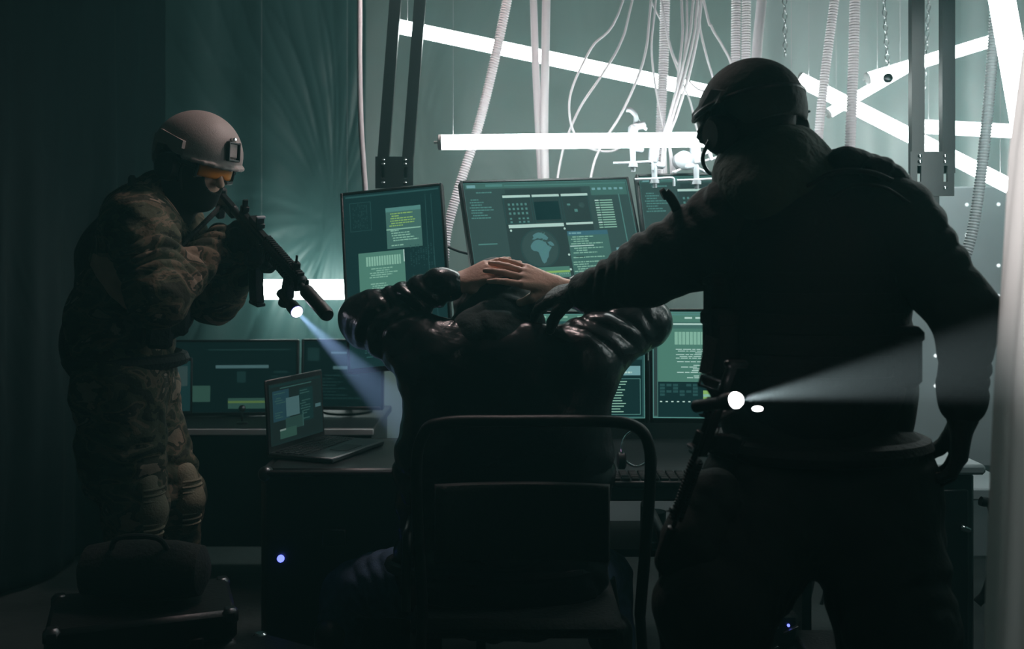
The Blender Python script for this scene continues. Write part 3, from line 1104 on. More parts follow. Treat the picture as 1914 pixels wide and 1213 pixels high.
for i, (x1, x2) in enumerate(((1530, 1502), (1560, 1526))):
    pts = [W(x1, 1010, 3.95), W((x1 + x2) / 2 + 3, 1090, 3.93), W(x2, 1160, 3.91), W(x2 - 12, 1132, 3.9) + V(0, 0, -.12)]
    cable(pts, .007, ['black cable running down behind the legs, nearer the computer', 'black cable running down behind the legs, nearer the right leg'][i], 'dcable')

# equipment rack at the right
t = thing('equipment_rack', 'grey metal equipment rack with a latch at the right behind the gloved hand', 'rack', (1.3, 3.0, 0))
c = W(1788, 1000, 3.0)
MB().box((c.x - .03, c.y + .16, .355), (.15, .36, .70), bev=.01).build('cabinet', M['greymetal'], t)
MB().box((c.x - .03, c.y + .15, .72), (.19, .40, .03), bev=.008).build('top_plate', M['perf'], t)
MB().box((c.x - .03, c.y - .028, .36), (.10, .015, .60), bev=.004).build('door', M['black'], t)
MB().box((c.x + .005, c.y - .045, .55), (.03, .02, .016), rotm(0, 0, .3), .004).build('latch', M['chrome'], t)
MB().tube(bez([c + V(.07, .0, .10), c + V(.105, 0, .08), c + V(.115, 0, -.05), c + V(.09, 0, -.16), c + V(.06, 0, -.2)], 24), .014, 10).build('side_handle', M['blackmetal'], t)
t = MB().box(W(1818, 905, 3.5) + V(0, 0, 0), (.22, .3, .04), bev=.006).build('equipment_shelf', M['perf'])
tag(t, 'pale shelf edge beside the milky curtain behind the rack', 'shelf')

# ------------------------------------------------------------------ left: background desk with two monitors
FD = .672
t = thing('side_desk', 'low desk against the plastic sheet at the left carrying two dim monitors', 'desk', (-1.3, 4.2, 0))
MB().box((-1.0, 4.22, FD - .015), (.94, .58, .03), bev=.004).build('desk_top', M['desk'], t)
MB().box((-1.0, 3.925, FD - .014), (.94, .012, .024), bev=.003).build('lit_edge_strip', M['lit_edge'], t)  # pale colour stands for the light on the desk's front edge
for x in (-1.44, -.56):
    MB().box((x, 4.22, (FD - .03) / 2), (.03, .50, FD - .03)).build('side_panel', M['desk'], t)
MB().box((-1.0, 4.45, .36), (.85, .02, .58)).build('back_panel', M['desk'], t)
c1 = W(436, 706, 4.2)
monitor(c1, .06, -.05, 0, .53, .31, ui_far, 'dim monitor on the left side desk with a small green bar', FD)
c2 = W(640, 700, 4.22)
monitor(c2, -.04, -.05, 0, .34, .29, ui_far2, 'dim monitor on the left side desk with cyan dashes, behind the laptop', FD)
t = thing('tablet', 'dark blue tablet leaning at the left end of the side desk behind the camouflaged man', 'tablet', W(325, 780, 4.12))
TM = frame(W(328, 722, 4.12), rotm(.2, -.12, 0))
MB(TM).box((0, .006, 0), (.13, .012, .23), bev=.004).build('case', M['black'], t)
s = Screen(TM, .115, .20, -.001); s.rect(0, 0, 1, 1, 'bg'); s.rect(.1, .1, .9, .5, 'dark'); s.build(t)
t = thing('desk_lamp_stub', 'small grey gooseneck microphone on the side desk', 'microphone', (W(455, 795, 4.05).x, 4.03, FD))
q = Vector((W(455, 795, 4.05).x, 4.03, FD))
MB().lathe(q, (0, 0, 1), [(0, .022), (.006, .022), (.010, .006)], 16).build('base', M['greymetal'], t)
MB().tube([q + V(0, 0, .008), q + V(0, 0, .05)], .004, 8).build('neck', M['greymetal'], t)
MB().ball(q + V(0, 0, .06), .014, 8).build('head', M['greymetal'], t)
t.name = 'microphone'; ORG['microphone'] = tuple(q)

# flight case with the laptop
CT = .700
t = thing('flight_case', 'large black flight case with rounded shiny edge carrying the open laptop', 'case', (-.67, 3.3, 0))
cx0, cx1, cy0, cy1 = (485 - CX) / FPX * 3.05, (765 - CX) / FPX * 3.05, 3.05, 3.58
MB().box(((cx0 + cx1) / 2, (cy0 + cy1) / 2, CT / 2), (cx1 - cx0, cy1 - cy0, CT), bev=.022).build('case_body', M['black'], t)
E_ = MB()
z = CT - .012
for (a, b) in (((cx0 + .02, cy0 + .004), (cx1 - .02, cy0 + .004)), ((cx0 + .004, cy0 + .02), (cx0 + .004, cy1 - .02)), ((cx0 + .02, cy1 - .004), (cx1 - .02, cy1 - .004))):
    E_.cyl((a[0], a[1], z), (b[0], b[1], z), .010, n=12)
E_.build('edge_trim', M['blackmetal'], t)
for (x, y) in ((cx0 + .016, cy0 + .016), (cx1 - .016, cy0 + .016), (cx0 + .016, cy1 - .016)):
    MB().ball((x, y, CT - .016), .024, 10).build('corner', M['greymetal'], t)
MB().box(((cx0 + cx1) / 2, cy0 - .006, .50), (.07, .012, .05), bev=.004).build('latch', M['blackmetal'], t)
MB().ball((W(524, 1045, 3.04).x, 3.045, W(524, 1045, 3.04).z), .011, 10).build('status_light', M['led_blue'], t)

LM = frame((-.707, 3.366, .827), rotm(1.197, -.051, .0))
t = thing('laptop', 'open laptop with a dim teal screen standing on the black flight case', 'laptop', (-.70, 3.36, CT))
MB(LM).box((0, .005, 0), (.33, .008, .235), bev=.003).build('lid', M['black'], t)
s = Screen(LM @ Matrix.Translation((0, 0, .004)), .305, .195, -.0005)
ui_laptop(s)
s.build(t, True)
LB = frame((-.707, 3.366, CT + .010), rotm(1.197))
MB(LB).box((0, -.118, 0), (.33, .235, .016), bev=.004).build('keyboard_base', M['greymetal'], t)
mb = MB(LB)
for r_ in range(5):
    for c_ in range(13):
        mb.box((-.144 + c_ * .024, -.03 - r_ * .022, .0095), (.020, .018, .003), bev=.0008)
mb.build('keys', M['black'], t)
MB(LB).box((0, -.185, .0085), (.10, .06, .0015)).build('touchpad', M['black'], t)

# dark cases on the floor at the lower left
def crate(c, s, yaw, label, corner=True, m='black', chrome='greymetal'):
    R = rotm(yaw)
    Fm = frame((c[0], c[1], 0), R)
    t = thing('equipment_case', label, 'case', (c[0], c[1], 0), 'dark cases on the floor')
    MB(Fm).box((0, 0, s[2] * .40), (s[0], s[1], s[2] * .80), bev=.012).build('case_body', M[m], t)
    MB(Fm).box((0, 0, s[2] * .905), (s[0], s[1], s[2] * .185), bev=.012).build('lid', M[m], t)
    if corner:
        for a in (-1, 1):
            for b in (-1, 1):
                MB(Fm).box((a * (s[0] / 2 - .018), b * (s[1] / 2 - .018), s[2] - .018), (.042, .042, .042), bev=.010).build('corner', M[chrome], t)
    for a in (-.28, .28):
        MB(Fm).box((a * s[0], -s[1] / 2 - .004, s[2] * .80), (.035, .012, .05), bev=.003).build('latch', M['blackmetal'], t)
    return t


crate((-.98, 2.72), (.46, .30, .42), .35, 'low black case in front of the legs of the camouflaged man')
crate((-.58, 2.42), (.34, .30, .375), -.55, 'black case with shiny metal corners at the bottom, left of the bent leg', True, 'black', 'chrome')
crate((-1.34, 2.28), (.30, .40, .24), .1, 'small black case at the lower left edge beside the boots')
# duffel bag on the low case
mb = MB()
bc = W(340, 1075, 2.78)
mb.tube([Vector((-.98 + x * .17, 2.73, .425 + .075)) for x in (-1, -.9, -.5, 0, .5, .9, 1)], [.03, .065, .078, .08, .078, .065, .03], 18)
t = thing('duffel_bag', 'soft black bag lying on the low black case', 'bag', (-.98, 2.73, .42))
mb.build('bag_body', M['vest'], t)
MB().tube(bez([V(-1.06, 2.70, .55), V(-1.03, 2.68, .60), V(-.93, 2.68, .60), V(-.90, 2.70, .55)], 16), .007, 8).build('carry_strap', M['matte'], t)


# ------------------------------------------------------------------ smooth bodies: blended rounded limbs turned into one surface
def nv(a):
    a = np.array(tuple(a), float)
    return a / (np.linalg.norm(a) + 1e-12)


def A(a):
    return np.array(tuple(a), float)


class Field:
    def __init__(s, h=.006):
        s.h, s.items = h, []

    def cap(s, a, b, ra, rb, k=.03, sc=(1, 1, 1), fold=None, frame_=None):
        """rounded limb a-b; sc stretches it along the axes of frame_ (columns), fold=(depth, spacing, seed)"""
        s.items.append(('cap', A(a), A(b), ra, rb, k, A(sc), fold, frame_))
        return s

    def chain(s, pts, rs, k=.02, fold=None, sc=(1, 1, 1), frame_=None):
        for i in range(len(pts) - 1):
            s.cap(pts[i], pts[i + 1], rs[i], rs[i + 1], k, sc, fold, frame_)
        return s

    def fn(s, f, lo, hi, mode='add', k=.01):
        s.items.append((mode, f, A(lo), A(hi), k))
        return s

    def merge(s, o):
        s.items += o.items
        return s

    def mesh(s, smooth=0):
        lo, hi = np.full(3, 1e9), np.full(3, -1e9)
        for it in s.items:
            if it[0] == 'cap':
                r = max(it[3], it[4]) * it[6].max() + .03
                lo = np.minimum(lo, np.minimum(it[1], it[2]) - r)
                hi = np.maximum(hi, np.maximum(it[1], it[2]) + r)
            elif it[0] == 'add':
                lo = np.minimum(lo, it[2])
                hi = np.maximum(hi, it[3])
        h = s.h
        lo -= 2 * h
        N = np.ceil((hi - lo) / h).astype(int) + 3
        D = np.full(N, .08, np.float32)
        ax = [lo[i] + h * np.arange(N[i]) for i in range(3)]
        for it in s.items:
            if it[0] == 'cap':
                _, a, b, ra, rb, k, sc, fold, Fm = it
                r = max(ra, rb) * sc.max() + k + .03
                l, u = np.minimum(a, b) - r, np.maximum(a, b) + r
            else:
                l, u, k = it[2], it[3], it[4]
            i0 = np.clip(((l - lo) / h).astype(int), 0, N - 1)
            i1 = np.clip(((u - lo) / h).astype(int) + 2, 1, N)
            X, Y, Z = np.meshgrid(*[ax[i][i0[i]:i1[i]] for i in range(3)], indexing='ij', sparse=False)
            sl = tuple(slice(i0[i], i1[i]) for i in range(3))
            if X.size == 0:
                continue
            if it[0] == 'cap':
                P = np.stack([X, Y, Z], -1)
                if Fm is not None:
                    P = (P - a) @ Fm
                    a_, b_ = np.zeros(3), (b - a) @ Fm
                else:
                    P = P - a
                    a_, b_ = np.zeros(3), b - a
                Ps = P / sc
                ba = b_ / sc
                L2 = (ba @ ba) + 1e-12
                t = np.clip((Ps @ ba) / L2, 0, 1)
                q = Ps - t[..., None] * ba
                d = (np.sqrt((q * q).sum(-1)) - (ra + (rb - ra) * t)) * sc.min()
                if fold:
                    amp, sp, seed = fold
                    tl = t * math.sqrt(float(b_ @ b_))
                    Pn = np.stack([X, Y, Z], -1)
                    ph = seed * 1.7
                    w1 = np.sin(Pn[..., 0] * 21 + ph) + np.sin(Pn[..., 1] * 19 + 2 * ph + 1.3 * np.sin(Pn[..., 2] * 15)) + np.sin(Pn[..., 2] * 23 + ph * .5)
                    cre = np.abs(np.sin(tl * math.pi / sp + 1.25 * w1 + ph)) ** .7
                    gate = .55 + .45 * np.sin(Pn[..., 0] * 13 - Pn[..., 2] * 17 + ph * 3)
                    fine = np.sin(Pn[..., 0] * 61 + 2 * w1) * np.sin(Pn[..., 2] * 53 + ph) * .22
                    d = d - amp * ((cre - .5) * gate + fine)
                old = D[sl]
                hh = np.clip(.5 + .5 * (old - d) / k, 0, 1)
                D[sl] = old * (1 - hh) + d * hh - k * hh * (1 - hh)
            else:
                d = it[1](X, Y, Z)
                old = D[sl]
                if it[0] == 'add':
                    hh = np.clip(.5 + .5 * (old - d) / k, 0, 1)
                    D[sl] = old * (1 - hh) + d * hh - k * hh * (1 - hh)
                else:
                    D[sl] = np.maximum(old, -d)
        for i in range(3):
            sl0 = [slice(None)] * 3
            sl0[i] = 0
            D[tuple(sl0)] = .05
            sl0[i] = -1
            D[tuple(sl0)] = .05
        return nets(D, lo, h)


def nets(D, lo, h):
    S = D < 0
    C = (slice(None, -1), slice(1, None))
    cnt = np.zeros(np.array(D.shape) - 1, np.int8)
    for i in (0, 1):
        for j in (0, 1):
            for k in (0, 1):
                cnt += S[C[i], C[j], C[k]]
    act = (cnt > 0) & (cnt < 8)
    idx = np.full(act.shape, -1, np.int64)
    I = np.argwhere(act)
    idx[act] = np.arange(len(I))
    acc = np.zeros((len(I), 3))
    n = np.zeros(len(I))
    for axis in range(3):
        o = [a for a in range(3) if a != axis]
        for p in (0, 1):
            for q in (0, 1):
                c0 = I.copy()
                c0[:, o[0]] += p
                c0[:, o[1]] += q
                c1 = c0.copy()
                c1[:, axis] += 1
                d0 = D[c0[:, 0], c0[:, 1], c0[:, 2]]
                d1 = D[c1[:, 0], c1[:, 1], c1[:, 2]]
                m = (d0 < 0) != (d1 < 0)
                t = np.where(m, d0 / np.where(m, d0 - d1, 1), 0)
                pos = c0.astype(float)
                pos[:, axis] += t
                acc += pos * m[:, None]
                n += m
    vtx = lo + h * (acc / n[:, None])
    faces = []
    for axis in range(3):
        o = [a for a in range(3) if a != axis]
        s0 = [slice(None)] * 3
        s1 = [slice(None)] * 3
        s0[axis] = slice(None, -1)
        s1[axis] = slice(1, None)
        cr = S[tuple(s0)] != S[tuple(s1)]
        E = np.argwhere(cr)
        ok = np.ones(len(E), bool)
        for a in o:
            ok &= (E[:, a] > 0) & (E[:, a] < act.shape[a])
        ok &= E[:, axis] < act.shape[axis]
        E = E[ok]
        q = []
        for (p, r) in ((1, 1), (0, 1), (0, 0), (1, 0)):
            c = E.copy()
            c[:, o[0]] -= p
            c[:, o[1]] -= r
            q.append(idx[c[:, 0], c[:, 1], c[:, 2]])
        q = np.stack(q, 1)
        inside = S[E[:, 0], E[:, 1], E[:, 2]]
        if axis == 1:
            inside = ~inside
        q[~inside] = q[~inside][:, ::-1]
        faces.append(q[(q >= 0).all(1)])
    return vtx, np.concatenate(faces)


def skinned(name, fields, material, parent=None, loc=None):
    """one mesh from one or more fields (hands are cut finer than the rest of the body)"""
    vs, fs, o = [], [], 0
    for F in fields:
        v, f = F.mesh()
        vs.append(v)
        fs.append(f + o)
        o += len(v)
    v, f = np.concatenate(vs), np.concatenate(fs)
    return mesh_obj(name, v, f, material, parent, loc, sharp=False)


def hand(F, Wp, d, n, side, size=1.0, curl=(.35, .35, .3), dr=0.0, spread=.10, thumb=(.6, .8, .2), lift=(0, 0, 0, 0)):
    """Wp wrist, d along the hand, n where the palm faces, side = +-1 picks the thumb side"""
    d = nv(d)
    n = A(n) - d * (A(n) @ d)
    n = nv(n)
    s = np.cross(d, n) * side
    Wp = A(Wp)
    z = size
    off = (.031, .0105, -.010, -.029)
    ln = (.93, 1.04, .98, .78)
    for i in range(4):
        base = Wp + d * (.088 - .004 * abs(i - 1)) * z + s * off[i] * z - n * (.003 if i in (1, 2) else 0)
        F.cap(Wp + s * off[i] * .45 * z, base, .0155 * z + dr, .0115 * z + dr, .014)
    for i in range(4):
        base = Wp + d * (.088 - .004 * abs(i - 1)) * z + s * off[i] * z - n * (.003 if i in (1, 2) else 0)
        dd = nv(d + s * (spread * (1.2 - i)))
        ang, p = lift[i], base
        nn = nv(n - dd * (n @ dd))
        for j, L in enumerate((.045, .027, .021)):
            ang += curl[j]
            q = p + (dd * math.cos(ang) + nn * math.sin(ang)) * L * ln[i] * z
            ra, rb = ((.0100, .0088), (.0088, .0078), (.0078, .0066))[j]
            F.cap(p, q, ra * z * (.86 if i == 3 else 1) + dr, rb * z * (.86 if i == 3 else 1) + dr, .0035)
            p = q
    p = Wp + d * .022 * z + s * .020 * z + n * .006
    for j, (L, ra, rb) in enumerate(((.044, .0165, .0125), (.033, .0115, .0105), (.027, .0100, .0080))):
        a = thumb[0] * (1 - .35 * j)
        dd = nv(d * math.cos(a) + s * math.sin(a) + n * thumb[2] * (1 + j))
        q = p + dd * L * z
        F.cap(p, q, ra * z + dr, rb * z + dr, .008)
        p = q
    return F


class Head:
    def __init__(s, c, fwd, up=(0, 0, 1)):
        s.c = A(c)
        s.f = nv(fwd)
        u = A(up) - s.f * (A(up) @ s.f)
        s.u = nv(u)
        s.r = np.cross(s.f, s.u)

    def p(s, f, r, u):
        return s.c + s.f * f + s.r * r + s.u * u

    def local(s, X, Y, Z):
        P = np.stack([X, Y, Z], -1) - s.c
        return P @ s.f, P @ s.r, P @ s.u

    def field(s, F, dr=0.0, face=True):
        F.cap(s.p(-.022, 0, .020), s.p(.018, 0, .022), .082 + dr, .080 + dr, .02)
        F.cap(s.p(.02, 0, -.02), s.p(.040, 0, -.055), .066 + dr, .056 + dr, .03)
        F.cap(s.p(.048, 0, -.055), s.p(.062, 0, -.100), .042 + dr, .026 + dr, .03)
        for k in (-1, 1):
            F.cap(s.p(.0, .055 * k, -.055), s.p(.055, .02 * k, -.10), .018 + dr, .018 + dr, .03)
        if face:
            F.cap(s.p(.090, 0, .004), s.p(.117, 0, -.038), .009, .0125, .012)
            for k in (-1, 1):
                F.cap(s.p(.102, .011 * k, -.038), s.p(.096, .013 * k, -.038), .0075, .0075, .006)
                F.cap(s.p(.088, .012 * k, .016), s.p(.072, .045 * k, .014), .009, .008, .012)
                F.cap(s.p(.068, .040 * k, -.022), s.p(.060, .048 * k, -.03), .018, .016, .02)
                F.cap(s.p(.074, .031 * k, -.002), s.p(.072, .031 * k, -.002), .0125, .0125, .003)
                F.cap(s.p(-.004, .078 * k, .008), s.p(-.012, .086 * k, -.022), .012, .008, .006)
            F.cap(s.p(.086, -.020, -.064), s.p(.086, .020, -.064), .007, .007, .006)
            F.cap(s.p(.084, -.016, -.076), s.p(.084, .016, -.076), .008, .008, .006)
            F.cap(s.p(.078, 0, -.104), s.p(.076, 0, -.106), .016, .016, .012)
        return F


def helmet_fn(H, rf=.142, rr=.124, ru=.132, th=.009):
    def f(X, Y, Z):
        a, b, c = H.local(X, Y, Z)
        c = c - .022
        a = a + .004
        q = np.sqrt((a / rf) ** 2 + (b / rr) ** 2 + (c / ru) ** 2)
        outer = (q - 1) * rr
        inner = -(outer + th)
        fr = np.clip((a + .02) / .05, 0, 1)
        bk = np.clip((-a - .05) / .03, 0, 1)
        cut = -.004 * fr + (1 - fr) * (1 - bk) * (.016) + bk * (-.062)
        return np.maximum(np.maximum(outer, inner), cut - c)
    return f


def helmet(H, parent, material, shroud=True, strapmat=None, cover=False):
    F = Field(.0045)
    lo, hi = H.c - .19, H.c + .19
    F.fn(helmet_fn(H), lo, hi, 'add', .004)
    # rolled rim at the brow
    pts = [H.p(.142 * math.cos(a), .124 * math.sin(a), .016) for a in np.linspace(-1.15, 1.15, 11)]
    F.chain(pts, [.006] * 11, .006)
    hm = skinned('helmet', [F], material, parent)
    # rear and side rail plates
    for k in (-1, 1):
        mb = MB()
        P = []
        for (a, u) in ((.055, .062), (.060, .040), (-.062, .030), (-.078, .052), (-.050, .072)):
            q = math.sqrt(max(0, 1 - (a / .145) ** 2 - ((u - .022) / .135) ** 2)) * .127
            P.append((a, q, u))
        base = [H.p(a, k * (q + .001), u) for a, q, u in P]
        out = [H.p(a * .97, k * (q + .011), u) for a, q, u in P]
        n = len(P)
        mb.add(base + out, [tuple(range(n)), tuple(range(n, 2 * n))] + [(i, (i + 1) % n, n + (i + 1) % n, n + i) for i in range(n)])
        mb.build('side_rail', M['black'] if cover else material, hm)
    if shroud:
        R = Matrix([tuple(H.r), tuple(H.f), tuple(H.u)]).transposed()
        Fm = frame(H.p(.127, 0, .066), R @ Matrix.Rotation(.30, 3, 'X'))
        mb = MB(Fm)
        mb.box((0, 0, .002), (.036, .016, .046), bev=.004)
        mb.box((0, .003, .030), (.022, .012, .02), bev=.004)
        mb.build('shroud_plate', material, hm)
        mb = MB(Fm)
        for k in (-1, 1):
            mb.box((k * .021, .006, 0), (.006, .016, .056), bev=.002)
        mb.box((0, .006, .024), (.044, .014, .005), bev=.001)
        mb.box((0, .006, -.027), (.044, .014, .006), bev=.001)
        mb.build('shroud_frame', M['black'], hm)
        mb = MB(Fm)
        mb.lathe((0, .008, .036), (0, 1, 0), [(0, .005), (.006, .004)], 10)
        mb.build('shroud_screw', M['chrome'], hm)
    sm = strapmat or M['black']
    for k in (-1, 1):
        mb = MB()
        mb.tube(bez([H.p(.04, .088 * k, .005), H.p(.035, .082 * k, -.05), H.p(.050, .050 * k, -.105), H.p(.055, .0, -.133)], 14), .006, 8)
        mb.tube(bez([H.p(-.065, .078 * k, .0), H.p(-.02, .080 * k, -.045), H.p(.032, .078 * k, -.06)], 10), .006, 8)
        mb.build('chin_strap', sm, hm)
    return hm


def rifle(O, X, Z, label, name='rifle', light=True, scale=1.0):
    """O is the middle of the receiver, X along the barrel, Z up"""
    X = Vector(X).normalized()
    Z = Vector(Z)
    Z = (Z - X * Z.dot(X)).normalized()
    Y = Z.cross(X)
    R = Matrix([tuple(X), tuple(Y), tuple(Z)]).transposed()
    Fm = frame(O, R) @ Matrix.Scale(scale, 4)
    t = thing(name, label, 'rifle', O)
    g = M['gun']
    mb = MB(Fm).box((0, 0, .0), (.21, .030, .052), bev=.006).box((.015, 0, .032), (.22, .024, .018), bev=.004)
    mb.box((.045, 0, -.035), (.072, .026, .035), bev=.005)
    mb.tube(bez([(-.02, 0, -.022), (-.015, 0, -.052), (.012, 0, -.052), (.018, 0, -.03)], 12), .003, 6)
    mb.build('receiver', g, t)
    MB(Fm).tube([(-.055, 0, -.02), (-.075, 0, -.065), (-.092, 0, -.110)], [.017, .016, .018], 12).build('pistol_grip', M['black'], t)
    mb = MB(Fm).cyl((-.10, 0, .006), (-.24, 0, .006), .013)
    mb.box((-.225, 0, .0), (.13, .030, .045), bev=.008).box((-.29, 0, -.018), (.028, .034, .115), bev=.008)
    mb.build('stock', M['black'], t)
    # curved magazine
    pts = [Vector((.045, 0, -.045)), Vector((.050, 0, -.10)), Vector((.060, 0, -.15)), Vector((.078, 0, -.205))]
    mb = MB(Fm)
    vs, fs = [], []
    P = bez(pts, 12)
    for i, p in enumerate(P):
        a, b = P[max(0, i - 1)], P[min(len(P) - 1, i + 1)]
        tt = (b - a).normalized()
        nn = Vector((-tt.z, 0, tt.x))
        w = .033 if i % 2 else .031
        for sx, sy in ((-1, -1), (1, -1), (1, 1), (-1, 1)):
            vs.append(p + nn * sx * w + Vector((0, sy * .0125, 0)))
    for i in range(len(P) - 1):
        for k in range(4):
            fs.append((i * 4 + k, i * 4 + (k + 1) % 4, i * 4 + 4 + (k + 1) % 4, i * 4 + 4 + k))
    fs += [(0, 1, 2, 3), tuple(len(P) * 4 - 4 + k for k in range(4))]
    mb.add(vs, fs)
    mb.box(tuple(pts[-1] + Vector((.003, 0, -.006))), (.074, .030, .012), Matrix.Rotation(-.3, 3, 'Y'), .003)
    mb.build('magazine', M['black'], t)
    mb = MB(Fm)
    mb.box((.255, 0, .012), (.27, .042, .052), bev=.010)
    for i in range(20):
        mb.box((.125 + i * .0135, 0, .043), (.0075, .021, .010), bev=.001)
        mb.box((.125 + i * .0135, .024, .012), (.0075, .008, .018), bev=.001)
        mb.box((.125 + i * .0135, -.024, .012), (.0075, .008, .018), bev=.001)
    mb.build('handguard', g, t)
    mb = MB(Fm)
    mb.cyl((.36, 0, .012), (.47, 0, .012), .009)
    mb.lathe((.425, 0, .012), (1, 0, 0), [(0, .012), (.004, .0205), (.145, .0205), (.155, .017), (.158, .008)], 20)
    mb.build('barrel', g, t)
    mb = MB(Fm)
    mb.box((-.075, 0, .052), (.022, .024, .020), bev=.002).box((-.075, 0, .072), (.008, .018, .026), bev=.002)
    mb.build('rear_sight', g, t)
    mb = MB(Fm)
    mb.box((.345, 0, .055), (.020, .022, .018), bev=.002).box((.345, 0, .074), (.006, .006, .024), bev=.001)
    mb.build('front_sight', g, t)
    mb = MB(Fm)
    mb.box((.03, 0, .052), (.07, .030, .018), bev=.003)
    mb.box((.055, 0, .068), (.010, .026, .022), bev=.002)
    mb.build('optic_mount', M['black'], t)
    MB(Fm).box((.060, 0, .082), (.012, .028, .006), bev=.001).build('sight_plate', M['clampmetal'], t)
    if light:
        MB(Fm).tube([(.30, 0, -.018), (.298, 0, -.06), (.288, 0, -.105)], [.016, .018, .019], 14).build('foregrip', M['black'], t)
        mb = MB(Fm)
        mb.box((.335, -.012, -.032), (.03, .028, .050), bev=.004)
        mb.lathe((.29, -.016, -.062), (1, 0, 0), [(0, .012), (.003, .015), (.075, .015), (.085, .019), (.118, .0195)], 20)
        wl = mb.build('weapon_light', M['black'], t)
        mb = MB(Fm).lathe((.408, -.016, -.062), (1, 0, 0), [(0, .0198), (.006, .0200)], 24)
        mb.build('bezel_ring', M['blue_rim'], wl)
        mb = MB(Fm).lathe((.4145, -.016, -.062), (1, 0, 0), [(0, .0175), (.003, .0165), (.0065, .012), (.008, .004)], 24)
        mb.build('lens', M['torch_blue'], wl)
    return t, Fm


def spot(name, at, d, power, ang, col, r, parent=None):
    l = bpy.data.lights.new(name, 'SPOT')
    l.energy = power
    l.color = col
    l.spot_size = ang
    l.spot_blend = .6
    l.shadow_soft_size = r
    o = bpy.data.objects.new(name, l)
    COL.objects.link(o)
    o.rotation_euler = Vector(d).to_track_quat('-Z', 'Y').to_euler()
    o.location = at
    if parent is not None:
        o.parent = parent
        o.location = Vector(at) - Vector(ORG[parent.name])
    return o


def boot(F, ankle, fwd, dr=0):
    a, f = A(ankle), nv((fwd[0], fwd[1], 0))
    g = np.array([a[0], a[1], 0])
    F.cap(a + [0, 0, .10], g + [0, 0, .07] - f * .015, .052, .046, .02)
    F.cap(g - f * .035 + [0, 0, .042], g + f * .13 + [0, 0, .038], .040, .036, .03, (1, 1, 1))
    F.cap(g + f * .13 + [0, 0, .036], g + f * .17 + [0, 0, .034], .036, .032, .02)
    F.fn(lambda X, Y, Z: Z - .0, a - .5, a * [1, 1, 0] + [.5, .5, .002], 'sub')
    return F


# ================================================================== the seated man with his hands on his head
P1 = thing('person', 'seated man in black leather jacket, back to us, hands clasped on his hooded head', 'person', W(940, 1085, 2.80) * 1)
P1.location.z = 0
ORG[P1.name] = tuple(P1.location)
pel = W(940, 1062, 2.80)
che = W(945, 740, 2.76)
shL, shR = W(806, 668, 2.74), W(1096, 668, 2.74)
elL, elR = W(676, 596, 2.84), W(1212, 602, 2.84)
wrL, wrR = W(856, 530, 2.79), W(1040, 536, 2.79)
hdc = W(928, 566, 2.925)
knL, knR = W(652, 1098, 3.10), W(1130, 1080, 3.18)
anL, anR = W(620, 1440, 3.02), W(1150, 1400, 3.05)
anL.z = anR.z = .12
H1 = Head(hdc, (0, .93, -.38))
hipL, hipR = W(862, 1080, 2.80), W(1018, 1080, 2.80)

F = Field(.007)
F.cap(hipL, hipR, .085, .085, .05).cap(pel, che, .12, .15, .08, (1.1, .75, 1)).cap(shL + V(0, 0, -.035), shR + V(0, 0, -.035), .048, .048, .04).cap(che, (shL + shR) / 2 + V(0, 0, -.05), .12, .07, .06, (1.1, .75, 1))
F.cap((shL + shR) / 2 + V(0, 0, -.03), H1.p(-.02, 0, -.06), .062, .052, .04)
H1.field(F)
for a, b, c in ((shL, elL, wrL), (shR, elR, wrR)):
    F.cap(a, b, .052, .040, .03).cap(b, c, .040, .027, .02)
for a, b, c in ((hipL, knL, anL), (hipR, knR, anR)):
    F.cap(a, b, .082, .056, .04).cap(b, c, .054, .036, .03).cap(c, c + V(0, .10, -.07), .03, .025, .02)
# right hand on top of the left; both cup the top of the head
FR = Field(.0026)
dR = W(926, 499, 2.765) - wrR
FR.cap(wrR + V(.09, .02, -.02), wrR, .030, .0265, .02)
hand(FR, wrR + V(-.004, -.006, .003), dR, (-.1, .72, -.70), 1, 1.07, (.06, .14, .16), -.0004, .10, (.75, .8, .35), (.02, 0, 0, .02))
FL = Field(.0026)
dL = W(985, 520, 2.790) - wrL
FL.cap(wrL + V(-.10, .01, -.04), wrL, .031, .0265, .02)
hand(FL, wrL + V(.0, .0, .002), (dL.x, dL.y, dL.z + .055), (.1, .72, -.70), -1, 1.05, (.24, .14, .14), -.0004, .09, (.75, .8, .35))
body = skinned('body', [F, FR, FL], M['skin'], P1)

# leather jacket: body, sleeves, folds
F = Field(.006)
lf = .008
F.cap(W(938, 1045, 2.78), W(942, 850, 2.76), .222, .205, .06, (1.32, .62, 1), (.010, .11, 1))
F.cap(W(942, 850, 2.76), W(945, 715, 2.74), .205, .165, .06, (1.26, .66, 1), (.010, .10, 2))
F.cap(shL + V(.03, 0, -.02), shR + V(-.03, 0, -.02), .080, .080, .05, (1, 1, 1), (.008, .08, 3))
F.cap(shL + V(.02, 0, -.06), W(870, 800, 2.74), .095, .13, .06)
F.cap(shR + V(-.02, 0, -.06), W(1030, 800, 2.74), .095, .13, .06)
F.cap(shL + V(0.01, .0, .0), elL + V(.03, -.01, -.004), .092, .074, .05, (1, 1, 1), (.019, .044, 4))
F.cap(elL + V(.03, -.01, -.004), elL, .074, .062, .03)
F.cap(elL + V(.01, 0, .0), wrL + V(-.05, .0, -.01), .062, .047, .025, (1, 1, 1), (.019, .036, 5))
F.cap(wrL + V(-.06, 0, -.012), wrL + V(-.022, 0, -.004), .046, .042, .015)
F.cap(shR + V(-.01, 0, 0), elR + V(-.03, -.01, -.004), .092, .074, .05, (1, 1, 1), (.015, .052, 6))
F.cap(elR + V(-.03, -.01, 0), elR, .074, .064, .03)
